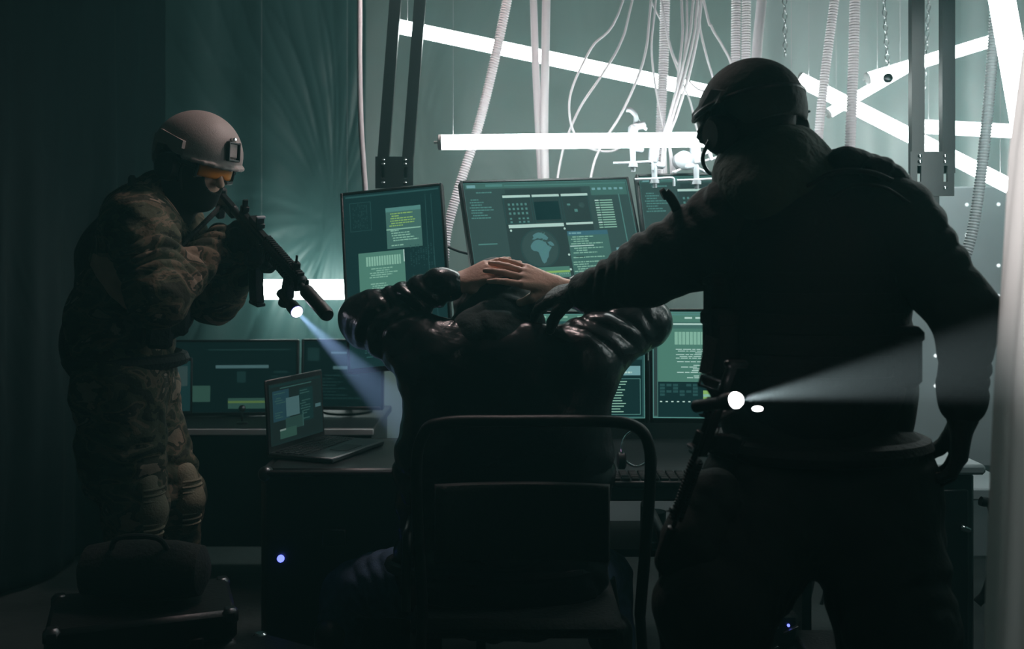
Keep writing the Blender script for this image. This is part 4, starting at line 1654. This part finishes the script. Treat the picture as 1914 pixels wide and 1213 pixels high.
F.cap(elR + V(-.01, 0, 0), wrR + V(.06, .02, -.02), .062, .045, .025, (1, 1, 1), (.019, .036, 7))
# bunched shoulder tops
F.cap(W(795, 612, 2.74), W(850, 626, 2.73), .030, .034, .03, (1, 1, 1), (.010, .022, 8))
F.cap(W(1090, 616, 2.74), W(1130, 612, 2.74), .030, .036, .03, (1, 1, 1), (.010, .024, 9))
F.cap(W(985, 622, 2.72), W(1050, 640, 2.72), .022, .030, .03, (1, 1, 1), (.006, .03, 10))
jk = skinned('leather_jacket', [F], M['leather'], P1)
jk['label'] = 'black leather jacket with creased shiny sleeves'
# hem band and seam
mb = MB()
mb.tube([Vector((W(925, 1050, 2.78).x + .285 * math.cos(a), 2.78 + .140 * math.sin(a), W(925, 1052, 2.78).z)) for a in np.linspace(0, 6.2832, 40)], .016, 8)
mb.build('hem_band', M['leather'], jk)

# hood
F = Field(.006)
F.cap(H1.p(-.030, 0, .004), H1.p(.030, 0, .006), .112, .108, .03, (1, 1, 1), (.007, .06, 11))
F.cap(H1.p(-.045, 0, -.03), W(915, 640, 2.76), .100, .108, .04, (1.05, .9, 1), (.010, .055, 12))
F.cap(W(880, 655, 2.75), W(965, 655, 2.75), .070, .070, .05, (1, 1, 1), (.008, .05, 13))
F.fn(lambda X, Y, Z: (lambda a, b, c: np.sqrt(((a - .16) / .11) ** 2 + (b / .075) ** 2 + ((c + .03) / .10) ** 2) * .08 - .08)(*H1.local(X, Y, Z)), H1.c - .3, H1.c + .3, 'sub')
for i, (p, q, r) in enumerate((((858, 640), (905, 545), (960, 525)), ((870, 652), (930, 585), (985, 600)), ((990, 560), (1008, 600), (1010, 640)), ((930, 560), (975, 575), (1005, 630)))):
    c = [W(x, y, 2.765 + abs(y - 560) * .0001) for x, y in (p, q, r)]
    F.chain(bez(c, 8), [.010] * 9, .02)
skinned('hood', [F], M['hood'], P1)

# jeans and boots
F = Field(.008)
F.cap(hipL, hipR, .125, .125, .05, (1, .85, .8))
for a, b, c, sd in ((hipL, knL, anL, 14), (hipR, knR, anR, 15)):
    F.cap(a, b, .115, .082, .04, (1, 1, 1), (.010, .09, sd)).cap(b, c, .080, .062, .03, (1, 1, 1), (.010, .08, sd))
skinned('jeans', [F], M['jeans'], P1)
for an in (anL, anR):
    skinned('boot', [boot(Field(.007), an, (0, 1, 0))], M['black'], P1)
MB().ring(wrL + V(-.02, .0, -.004), dL, .034, .009, 24, 8).build('shirt_cuff', M['orange'], P1)
P1.children[-1]['label'] = 'red orange shirt cuff'

# chair
CH = thing('chair', 'black tubular chair under the seated man, its rounded back rail crossing behind his back', 'chair', W(985, 1080, 2.7))
CH.location.z = 0
ORG[CH.name] = tuple(CH.location)
sz = .40
c0, c1 = W(770, 800, 2.50), W(1216, 800, 2.50)
rl = [W(790, 1150, 2.56), W(778, 900, 2.50), W(790, 815, 2.485), W(830, 790, 2.48), W(960, 787, 2.478), W(1100, 787, 2.478), W(1180, 794, 2.48), W(1212, 830, 2.485), W(1214, 920, 2.50), W(1196, 1150, 2.56)]
MB().tube(bez(rl, 70), .0145, 14).build('back_frame', M['blackmetal'], CH)
mb = MB()
vs, fs = [], []
for j in range(11):
    for i in range(17):
        u, v = i / 16, j / 10
        p = W(812 + (1140 - 812) * u, 905 + 140 * v, 2.50)
        bow = .03 * (1 - (2 * u - 1) ** 2)
        vs.append(p + V(0, bow, 0))
mb.add(vs, [(j * 17 + i, j * 17 + i + 1, (j + 1) * 17 + i + 1, (j + 1) * 17 + i) for j in range(10) for i in range(16)])
o = mb.build('backrest', M['vest'], CH, sharp=False)
s_ = o.modifiers.new('thickness', 'SOLIDIFY'); s_.thickness = .03; s_.offset = -1
MB().box((W(965, 0, 2.80).x, 2.80, sz), (.54, .48, .05), bev=.02).build('seat', M['vest'], CH)
for p, x2 in ((rl[0], -.245), (rl[-1], .345)):
    MB().cyl(p + V(0, 0, .004), (x2, 2.50, .012), .0135).build('leg', M['blackmetal'], CH)
    MB().cyl((p.x * .9, 2.98, sz), (x2, 3.04, .012), .0135).build('leg', M['blackmetal'], CH)
for x in (-.262, .375):
    mb = MB().tube(bez([V(x, 2.53, .46), V(x, 2.55, .62), V(x, 2.62, .645), V(x, 2.86, .645), V(x, 2.90, .60), V(x, 2.90, .42)], 40), .012, 10)
    mb.build('armrest', M['blackmetal'], CH)

# ================================================================== the man in the dark helmet (right)
P2 = thing('person', 'standing man in dark tactical gear and dark helmet, back to us, gripping the seated man', 'person', (.60, 2.35, 0))
hip = W(1528, 900, 2.32)
hL, hR = W(1452, 925, 2.32), W(1615, 925, 2.30)
ch2 = W(1525, 560, 2.36)
sL, sR = W(1375, 420, 2.38), W(1668, 408, 2.28)
eL, wL = W(1212, 506, 2.50), W(1082, 546, 2.63)
eR, wR = W(1808, 588, 2.16), W(1799, 778, 2.22)
kL, kR = W(1335, 1135, 2.16), W(1678, 1180, 2.20)
aL, aR = W(1330, 1400, 2.34), W(1690, 1500, 2.34)
aL.z = aR.z = .12
H2 = Head(W(1408, 232, 2.44), (-.30, .88, -.36), (-.10, 0, 1))
F = Field(.007)
F.cap(hL, hR, .10, .10, .05).cap(hip, ch2, .12, .15, .08, (1.15, .8, 1)).cap(sL, sR, .06, .06, .06).cap(ch2, (sL + sR) / 2, .14, .10, .08, (1.15, .8, 1))
F.cap((sL + sR) / 2, H2.p(-.02, 0, -.06), .068, .056, .05)
H2.field(F)
for a, b, c in ((sL, eL, wL), (sR, eR, wR)):
    F.cap(a, b, .056, .043, .03).cap(b, c, .043, .029, .02)
for a, b, c in ((hL, kL, aL), (hR, kR, aR)):
    F.cap(a, b, .088, .060, .04).cap(b, c, .058, .04, .03).cap(c, c + V(0, .10, -.07), .032, .026, .02)
F2 = Field(.0032)
dgl = W(1000, 560, 2.735) - wL
F2.cap(wL + V(.08, -.07, .02), wL, .032, .028, .02)
hand(F2, wL, dgl, (.05, .55, -.83), 1, 1.0, (.30, .35, .25), 0, .08, (.8, .8, .4))
F3 = Field(.0035)
F3.cap(wR + V(0, 0, .06), wR, .031, .028, .02)
hand(F3, wR, (-.06, .10, -1), (-.9, .35, 0), 1, 1.0, (.35, .55, .45), 0, .06, (.5, .8, .3))
skinned('body', [F, F2, F3], M['skin'], P2)
# gloves
G = Field(.0036)
G.cap(wL + V(.05, -.04, .012), wL, .036, .034, .02)
hand(G, wL, dgl, (.05, .55, -.83), 1, 1.0, (.30, .35, .25), .004, .08, (.8, .8, .4))
skinned('glove', [G], M['glove'], P2)
G = Field(.0040)
G.cap(wR + V(0, 0, .05), wR, .036, .034, .02)
hand(G, wR, (-.06, .10, -1), (-.9, .35, 0), 1, 1.05, (.35, .55, .45), .0045, .06, (.5, .8, .3))
skinned('glove', [G], M['glove'], P2)
# combat shirt with sleeves
F = Field(.0065)
F.cap(hip + V(0, 0, .03), W(1525, 700, 2.34), .165, .165, .06, (1.22, .80, 1), (.010, .10, 21))
F.cap(W(1520, 700, 2.34), W(1515, 500, 2.36), .166, .182, .06, (1.28, .80, 1), (.008, .10, 22))
F.cap(sL + V(.03, 0, -.02), sR + V(-.02, 0, -.02), .098, .098, .06, (1, 1, 1), (.008, .09, 23))
F.cap(sL + V(.1, .0, .04), W(1470, 320, 2.40), .085, .085, .05)
F.cap(sL + V(.0, 0, -.0), eL, .108, .084, .05, (1, 1, 1), (.013, .065, 24))
F.cap(eL, wL + V(.05, -.05, .01), .082, .055, .03, (1, 1, 1), (.014, .045, 25))
F.cap(wL + V(.06, -.055, .012), wL + V(.02, -.016, .004), .050, .048, .015, (1, 1, 1), (.006, .03, 20))
F.cap(sR + V(0, 0, -.01), eR, .098, .067, .05, (1, 1, 1), (.013, .07, 26))
F.cap(eR, wR + V(0, 0, .055), .066, .046, .03, (1, 1, 1), (.014, .05, 27))
F.cap(wR + V(0, 0, .07), wR + V(0, 0, .03), .050, .050, .015)
sh = skinned('combat_shirt', [F], M['darkcloth'], P2)
# trousers
F = Field(.008)
F.cap(hL + V(0, 0, .02), hR + V(0, 0, .02), .150, .150, .05, (1, .85, 1), (.008, .1, 28))
F.cap(hL, kL, .158, .120, .05, (1, .95, 1), (.015, .11, 29)).cap(kL, aL, .118, .085, .03, (1, 1, 1), (.014, .09, 30))
F.cap(hR, kR, .158, .122, .05, (1, .95, 1), (.015, .11, 31)).cap(kR, aR, .120, .085, .03, (1, 1, 1), (.014, .09, 32))
skinned('trousers', [F], M['darkcloth'], P2)
for an in (aL, aR):
    skinned('boot', [boot(Field(.007), an, (-.1, 1, 0))], M['black'], P2)
# plate carrier
F = Field(.0065)
F.cap(W(1524, 700, 2.31), W(1526, 480, 2.32), .187, .196, .05, (1.08, .84, 1), (.004, .12, 33))
F.cap(W(1430, 390, 2.34), W(1410, 330, 2.40), .050, .040, .04).cap(W(1612, 380, 2.29), W(1600, 322, 2.36), .050, .040, .04)
vst = skinned('plate_carrier', [F], M['vest'], P2)
mb = MB()
for r_ in range(6):
    zz = W(0, 520 + r_ * 40, 2.13).z
    pts = [V(W(1524, 0, 2.31).x + .212 * math.sin(a), 2.315 - .166 * math.cos(a), zz) for a in np.linspace(-1.0, 1.0, 13)]
    rw = MB()
    for i in range(12):
        a, b = pts[i], pts[i + 1]
        rw.add([a + V(0, -.003, -.011), b + V(0, -.003, -.011), b + V(0, -.003, .011), a + V(0, -.003, .011), a + V(0, .004, -.011), b + V(0, .004, -.011), b + V(0, .004, .011), a + V(0, .004, .011)],
               [(0, 1, 2, 3), (4, 5, 6, 7), (3, 2, 6, 7), (0, 1, 5, 4)])
    rw.build('webbing_row', M['vest'], vst)
# pouches at both sides, shoulder pads, radio
for (px, py, d, s_, y) in ((1352, 640, 2.30, (.075, .10, .15), .1), (1350, 560, 2.33, (.07, .09, .12), .1), (1688, 665, 2.22, (.06, .10, .13), -.1)):
    p = W(px, py, d)
    mb = MB().box(tuple(p), s_, rotm(y), .014).box(tuple(p + V(0, 0, s_[2] * .36)), (s_[0] * 1.1, s_[1] * 1.08, s_[2] * .3), rotm(y), .012)
    mb.build('pouch', M['vest'], P2)
for (px, py, d, ax) in ((1585, 300, 2.30, -.25), (1640, 318, 2.27, -.55)):
    p = W(px, py, d)
    F = Field(.005)
    Rm = np.array(rotm(.2, 0, -ax))
    F.cap(p, p + V(.05 * math.cos(ax), .02, .05 * math.sin(ax)), .042, .040, .02, (1, 1.2, .75), (.006, .04, 34 + px))
    F.cap(p + V(0, .08, .0), p + V(.04, .09, -.02), .035, .035, .03)
    skinned('shoulder_pad', [F], M['vest'], P2)
mb = MB().tube(bez([W(1500, 352, 2.22), W(1560, 322, 2.20), W(1625, 322, 2.17), W(1668, 338, 2.17)], 20), .006, 8)
mb.tube(bez([W(1548, 378, 2.19), W(1590, 348, 2.185), W(1650, 350, 2.17), W(1700, 380, 2.17)], 20), .004, 8)
mb.build('shoulder_strap', M['vest'], P2)
MB().tube(bez([W(1268, 402, 2.40), W(1262, 385, 2.40), W(1252, 368, 2.40), W(1243, 360, 2.40)], 12), [.013] * 12 if False else .012, 10).build('radio_aerial', M['rubber'], P2)
MB().tube([W(1245, 361, 2.40), W(1237, 365, 2.40)], [.015, .013], 12).build('radio_knob', M['rubber'], P2)
F = Field(.0045)
H2.field(F, .008, False)
F.cap(H2.p(-.01, 0, -.04), W(1450, 350, 2.38), .072, .085, .04)
skinned('balaclava', [F], M['darkcloth'], P2)
# scarf / hood collar
F = Field(.006)
nk = A((W(1440, 300, 2.40)))
for i, (p, q, r) in enumerate((((1375, 330, 2.37), (1440, 366, 2.26), (1522, 300, 2.37)), ((1378, 310, 2.42), (1430, 330, 2.30), (1505, 285, 2.38)), ((1392, 290, 2.47), (1450, 295, 2.33), (1490, 270, 2.42)), ((1385, 345, 2.40), (1470, 365, 2.28), (1535, 322, 2.36)))):
    F.chain(bez([W(*p), W(*q), W(*r)], 8), [.050, .052, .054, .056, .056, .054, .050, .045, .040][:9], .03, (.008, .05, 40 + i))
F.cap(W(1392, 300, 2.47), W(1490, 300, 2.46), .050, .050, .04)
skinned('scarf', [F], M['scarf'], P2)
# helmet, headset and glasses
hm2 = helmet(H2, P2, M['helmet_dark'], False, M['vest'], True)
mb = MB()
band = [H2.p(.143 * math.cos(a), .126 * math.sin(a), .045 + .02 * math.cos(a)) for a in np.linspace(1.0, 5.28, 30)]
mb.tube(band, .006, 8)
mb.build('goggle_strap', M['black'], hm2)
for k in (-1, 1):
    mb = MB()
    mb.lathe(H2.p(-.002, k * .070, -.022), tuple(H2.r * k), [(0, .040), (.030, .046), (.048, .044), (.058, .034)], 24)
    hs = mb.build('headset_cup', M['matte'], P2)
    hs.scale = (1, 1, 1)
MB().tube(bez([H2.p(.01, -.125, -.03), H2.p(.05, -.13, -.055), H2.p(.09, -.10, -.075), H2.p(.11, -.06, -.08)], 14), .005, 8).build('microphone_boom', M['black'], P2)
gm = MB()
vs = []
for j in range(6):
    for i in range(21):
        a = -1.25 + 2.5 * i / 20
        vs.append(Vector(H2.p(.045 + .062 * math.cos(a), .092 * math.sin(a), .016 - .05 * j / 5)))
gm.add(vs, [(j * 21 + i, j * 21 + i + 1, (j + 1) * 21 + i + 1, (j + 1) * 21 + i) for j in range(5) for i in range(20)])
o = gm.build('goggles', M['black'], P2, sharp=False)
s_ = o.modifiers.new('thickness', 'SOLIDIFY'); s_.thickness = .006
MB().lathe(H2.p(-.08, .100, -.015), (.2, -1, 0), [(-.004, .004), (.004, .003)], 10).build('helmet_screw', M['chrome'], P2)
# belt, holster
mb = MB()
mb.tube([V(hip.x + .232 * math.cos(a), hip.y + .165 * math.sin(a), W(0, 830, 2.32).z) for a in np.linspace(0, 6.2832, 40)], .024, 8)
mb.build('belt', M['vest'], P2)
p = W(1292, 1010, 2.16)
F = Field(.006)
F.cap(W(1330, 930, 2.18), p, .062, .058, .03, (1, 1, 1), (.010, .05, 51)).cap(p, p + V(-.03, 0, -.04), .060, .045, .03, (1, 1, 1), (.012, .04, 52))
skinned('dump_pouch', [F], M['darkcloth'], P2)

# his hanging rifle
Oa, Ob = W(1356, 720, 2.04), W(1262, 985, 2.12)
dx = (Ob - Oa).normalized()
rt, _ = rifle(Oa + (Ob - Oa) * .32, dx, (-.75, -.6, .1), 'black rifle hanging muzzle down at the left hip of the man in the dark helmet', light=False, scale=.52)
sl = MB()
a, b = W(1392, 640, 2.13), W(1340, 722, 2.05)
for (p, q) in ((W(1330, 630, 2.12), W(1318, 700, 2.06)), (W(1318, 700, 2.06), W(1345, 745, 2.03))):
    dd = (q - p).normalized()
    sx = dd.cross(V(0, -1, 0)).normalized() * .013
    sl.add([p - sx, p + sx, q + sx, q - sx, p - sx + V(0, .003, 0), p + sx + V(0, .003, 0), q + sx + V(0, .003, 0), q - sx + V(0, .003, 0)], [(0, 1, 2, 3), (4, 5, 6, 7), (0, 1, 5, 4), (1, 2, 6, 5), (2, 3, 7, 6), (3, 0, 4, 7)])
sl.build('sling', M['vest'], rt)
mb = MB()
c = W(1327, 716, 2.04)
R_ = rotm(0, 0, .30)
for (x, z_, w_, h_) in ((0, .010, .046, .006), (0, -.010, .046, .006), (-.020, 0, .006, .026), (.020, 0, .006, .026)):
    mb.box(tuple(c + R_ @ Vector((x, 0, z_))), (w_, .006, h_), R_, .0015)
mb.build('buckle', M['chrome'], rt)

# flashlight clipped at his back belt, shining to the right
FL_ = W(1375, 748, 1.98)
fd = Vector((.5, -.78, .218)).normalized()
FT = thing('flashlight', 'glowing flashlight at the belt of the dark helmeted man, beam going right', 'flashlight', FL_)
mb = MB()
mb.lathe(FL_ - fd * .118, fd, [(0, .010), (.003, .0125), (.075, .0125), (.088, .0165), (.114, .0170), (.116, .0155)], 24)
mb.build('flashlight_body', M['black'], FT)
MB().lathe(FL_ - fd * .003, fd, [(0, .0158), (.006, .0155), (.012, .0125), (.016, .007), (.0172, .001)], 28).build('lens', M['torch'], FT)
p = FL_ - fd * .06
MB().box(tuple(p + V(0, .02, 0)), (.02, .03, .018), bev=.003).build('clip', M['blackmetal'], FT)
spot('flashlight_beam', FL_ + fd * .02, fd, 650, math.radians(16), (1, .44, .46), .006, FT)
t = MB().ball(tuple(W(1416, 764, 1.97)), .0062, 10, (1.7, 1, .8)).build('second_lamp', M['torch'])
t.name = 'indicator_lamp'
ORG['indicator_lamp'] = ORG.get('second_lamp', (0, 0, 0))
tag(t, 'small glowing lamp just right of and below the flashlight lens', 'lamp')


# ================================================================== the camouflaged man with the raised rifle (left)
P3 = thing('person', 'man in camouflage and tan helmet at the left, aiming a rifle downwards', 'person', (-1.15, 3.1, 0))
hN, hF = W(222, 735, 3.02), W(252, 725, 3.20)
hp3 = (hN + hF) / 2
c3 = W(262, 500, 3.12)
sN, sF = W(262, 418, 2.96), W(318, 405, 3.28)
eN = W(298, 562, 2.84)
eF = W(402, 556, 3.14)
kN, kF = W(256, 948, 2.98), W(328, 930, 3.18)
aN, aF = W(222, 1230, 2.98), W(322, 1210, 3.20)
aN.z = aF.z = .12
Pm, Pz = W(482, 448, 3.02), W(613, 598, 2.66)
GX = (Pz - Pm).normalized()
rt, Fm = rifle(Pm - GX * .05 * .92, GX, (-.12, 0.0, 1), 'black rifle aimed down at the seated man with a lit weapon lamp under the barrel', light=True, scale=(Pz - Pm).length / .533)
GY, GZ = Vector(Fm.col[1][:3]), Vector(Fm.col[2][:3])
wN = Fm @ Vector((-.150, -.030, -.082))
wF = Fm @ Vector((-.030, .030, -.085))
dNv, nNv = GX * .95 + GZ * .25, GY
dFv, nFv = GX * .9 - GY * .25, GZ + GY * .3
H3 = Head(W(368, 302, 3.10), (.80, -.46, -.30), (.10, 0, 1))
F = Field(.007)
F.cap(hN, hF, .10, .10, .05).cap(hp3, c3, .12, .15, .08, (.8, 1.1, 1)).cap(sN, sF, .06, .06, .06).cap(c3, (sN + sF) / 2, .14, .10, .08, (.8, 1.1, 1))
F.cap((sN + sF) / 2, H3.p(-.02, 0, -.06), .066, .055, .05)
for a, b, c in ((sN, eN, wN), (sF, eF, wF)):
    F.cap(a, b, .054, .042, .03).cap(b, c, .042, .028, .02)
for a, b, c in ((hN, kN, aN), (hF, kF, aF)):
    F.cap(a, b, .085, .058, .04).cap(b, c, .056, .038, .03).cap(c, c + V(.09, 0, -.07), .032, .026, .02)
FH = Field(.0035)
H3.field(FH)
F.cap(H3.p(-.02, 0, -.02), H3.p(0, 0, -.06), .05, .05, .03)
F2 = Field(.0035); hand(F2, wN, dNv, nNv, 1, 1.0, (.75, 1.0, .6))
F3 = Field(.0035); hand(F3, wF, dFv, nFv, -1, 1.0, (.7, .9, .5))
skinned('body', [F, FH, F2, F3], M['skin'], P3)
for (wr_, d_, n_, sd_) in ((wN, dNv, nNv, 1), (wF, dFv, nFv, -1)):
    G = Field(.004)
    back = nv(d_) * -.055
    G.cap(A(wr_) + back, wr_, .038, .034, .02)
    hand(G, wr_, d_, n_, sd_, 1.04, (.75, 1.0, .6), .0045)
    skinned('glove', [G], M['glove'], P3)
# balaclava
F = Field(.0042)
H3.field(F, .007, False)
F.cap(H3.p(-.01, 0, -.04), (sN + sF) / 2 + V(.03, 0, .03), .074, .085, .04)
F.cap(H3.p(.085, 0, -.066), H3.p(.070, 0, -.100), .026, .030, .02)
F.fn(lambda X, Y, Z: (lambda a, b, c: np.sqrt(((a - .115) / .06) ** 2 + (b / .044) ** 2 + ((c + .022) / .048) ** 2) * .04 - .04)(*H3.local(X, Y, Z)), H3.c - .2, H3.c + .2, 'sub')
skinned('balaclava', [F], M['matte'], P3)
# goggles
gm = MB()
vs = []
for j in range(7):
    for i in range(21):
        a = -1.05 + 2.1 * i / 20
        dip = .014 * math.exp(-(a / .16) ** 2) * (j / 6)
        vs.append(Vector(H3.p(.052 + .064 * math.cos(a), .080 * math.sin(a), .020 - (.046 - dip) * j / 6)))
gm.add(vs, [(j * 21 + i, j * 21 + i + 1, (j + 1) * 21 + i + 1, (j + 1) * 21 + i) for j in range(6) for i in range(20)])
gg = gm.build('goggle_lens', M['lens_orange'], P3, sharp=False)
s_ = gg.modifiers.new('thickness', 'SOLIDIFY'); s_.thickness = .003
gg['label'] = 'orange tinted goggle lens'
mb = MB()
for zz, am in ((.020, 1.12), (-.032, 1.1)):
    mb.tube([H3.p(.054 + .066 * math.cos(a), .083 * math.sin(a), zz) for a in np.linspace(-am, -.25 if zz < 0 else am, 18)], .005, 8)
for k in (-1, 1):
    mb.tube([H3.p(.083, .074 * k, .02), H3.p(.083, .074 * k, -.032)], .006, 8)
    mb.tube([H3.p(.083, .078 * k, -.005), H3.p(.0, .095 * k, .0), H3.p(-.06, .085 * k, .005)], .007, 8)
mb.build('goggle_frame', M['black'], P3)
helmet(H3, P3, M['helmet_tan'], True)
for k in (-1, 1):
    MB().lathe(H3.p(-.010, k * .072, -.030), tuple(H3.r * k), [(0, .040), (.022, .044), (.040, .040), (.046, .030)], 24).build('headset_cup', M['black'], P3)
# camouflage shirt
F = Field(.0062)
F.cap(hp3 + V(-.0, 0, .02), W(225, 600, 3.12), .150, .150, .06, (.92, 1.1, 1), (.012, .07, 61))
F.cap(W(225, 600, 3.12), W(272, 470, 3.12), .150, .155, .06, (.95, 1.1, 1), (.012, .08, 62))
F.cap(sN + V(-.02, .03, -.01), sF + V(-.02, -.03, -.01), .098, .090, .06, (1, 1, 1), (.010, .07, 63))
F.cap(sN, eN, .098, .074, .04, (1, 1, 1), (.019, .060, 64)).cap(eN, wN - (wN - eN).normalized() * .03, .074, .048, .03, (1, 1, 1), (.017, .045, 65))
F.cap(sF, eF, .090, .078, .04, (1, 1, 1), (.013, .06, 66)).cap(eF, wF - (wF - eF).normalized() * .03, .076, .046, .03, (1, 1, 1), (.012, .045, 67))
F.cap(W(235, 392, 3.05), W(300, 352, 3.10), .060, .060, .05, (1, 1, 1), (.01, .05, 68))
skinned('camouflage_shirt', [F], M['camo'], P3)
# trousers
F = Field(.007)
F.cap(hN + V(0, 0, .02), hF + V(0, 0, .02), .128, .128, .05, (.95, 1, 1), (.010, .06, 71))
F.cap(hN, kN, .128, .086, .05, (1, 1, 1), (.015, .09, 72)).cap(kN, aN, .084, .070, .03, (1, 1, 1), (.014, .07, 73))
F.cap(hF, kF, .122, .084, .05, (1, 1, 1), (.015, .09, 74)).cap(kF, aF, .082, .068, .03, (1, 1, 1), (.014, .07, 75))
F.cap(W(175, 830, 3.0), W(190, 900, 3.0), .055, .055, .04, (1, 1, 1), (.008, .05, 76))
skinned('camouflage_trousers', [F], M['camo'], P3)
for k_, off in ((kN, 0), (kF, 0)):
    F = Field(.005)
    F.cap(k_ + V(.030, -.028, .075), k_ + V(.046, -.032, .0), .044, .048, .03, (1, 1, 1))
    F.cap(k_ + V(.046, -.032, .0), k_ + V(.025, -.026, -.085), .048, .038, .03, (1, 1, 1))
    kp = skinned('knee_pad', [F], M['tan'], P3)
    mb = MB()
    for i in range(9):
        z_ = .065 - i * .0165
        bow = .043 + .012 * math.cos((z_ - .005) * 14)
        pts = [k_ + V(.034 + (bow) * math.cos(a), -.030 + (bow) * math.sin(a), z_) for a in np.linspace(-1.3, .4, 9)]
        mb.tube(pts, .0042, 6)
    mb.build('pad_ribs', M['tan'], kp)
for an in (aN, aF):
    skinned('boot', [boot(Field(.007), an, (1, -.25, 0))], M['black'], P3)
# vest and backpack
F = Field(.0065)
F.cap(W(212, 640, 3.14), W(262, 470, 3.15), .158, .150, .05, (.98, .98, 1), (.005, .09, 81))
F.cap(W(325, 470, 3.12), W(315, 585, 3.10), .075, .080, .05, (.9, 1.3, 1), (.006, .06, 82))
v3 = skinned('plate_carrier', [F], M['vest'], P3)
F = Field(.0065)
F.cap(W(205, 470, 3.12), W(182, 640, 3.10), .080, .095, .05, (.9, 1.3, 1), (.010, .09, 83))
F.cap(W(225, 410, 3.12), W(195, 480, 3.12), .055, .075, .05, (1, 1.2, 1))
skinned('backpack', [F], M['vest'], P3)
mb = MB()
for (x, y, d) in ((330, 585, 2.99), (300, 610, 2.97)):
    mb.box(tuple(W(x, y, d)), (.075, .045, .13), rotm(.4, 0, .1), .012)
mb.build('magazine_pouch', M['vest'], P3)
mb = MB().tube([V(hp3.x + .158 * math.cos(a), hp3.y + .185 * math.sin(a), hp3.z + .095) for a in np.linspace(0, 6.2832, 40)], .022, 8)
mb.build('belt', M['vest'], P3)
MB().lathe(W(247, 340, 3.02), (0, 0, 1), [(-.03, .012), (.012, .012), (.02, .006)], 14).build('radio_aerial', M['rubber'], P3)

lp = Fm @ Vector((.425, -.016, -.062))
spot('weapon_lamp_beam', lp, (W(752, 775, 3.0) - lp), 1500, math.radians(19), (.95, .50, .88), .006, rt)
# sling
mb = MB().tube(bez([Fm @ Vector((-.24, -.02, -.01)), W(330, 470, 2.98), W(300, 520, 2.94), W(350, 560, 2.95)], 20), .008, 8)
mb.build('sling', M['vest'], rt)
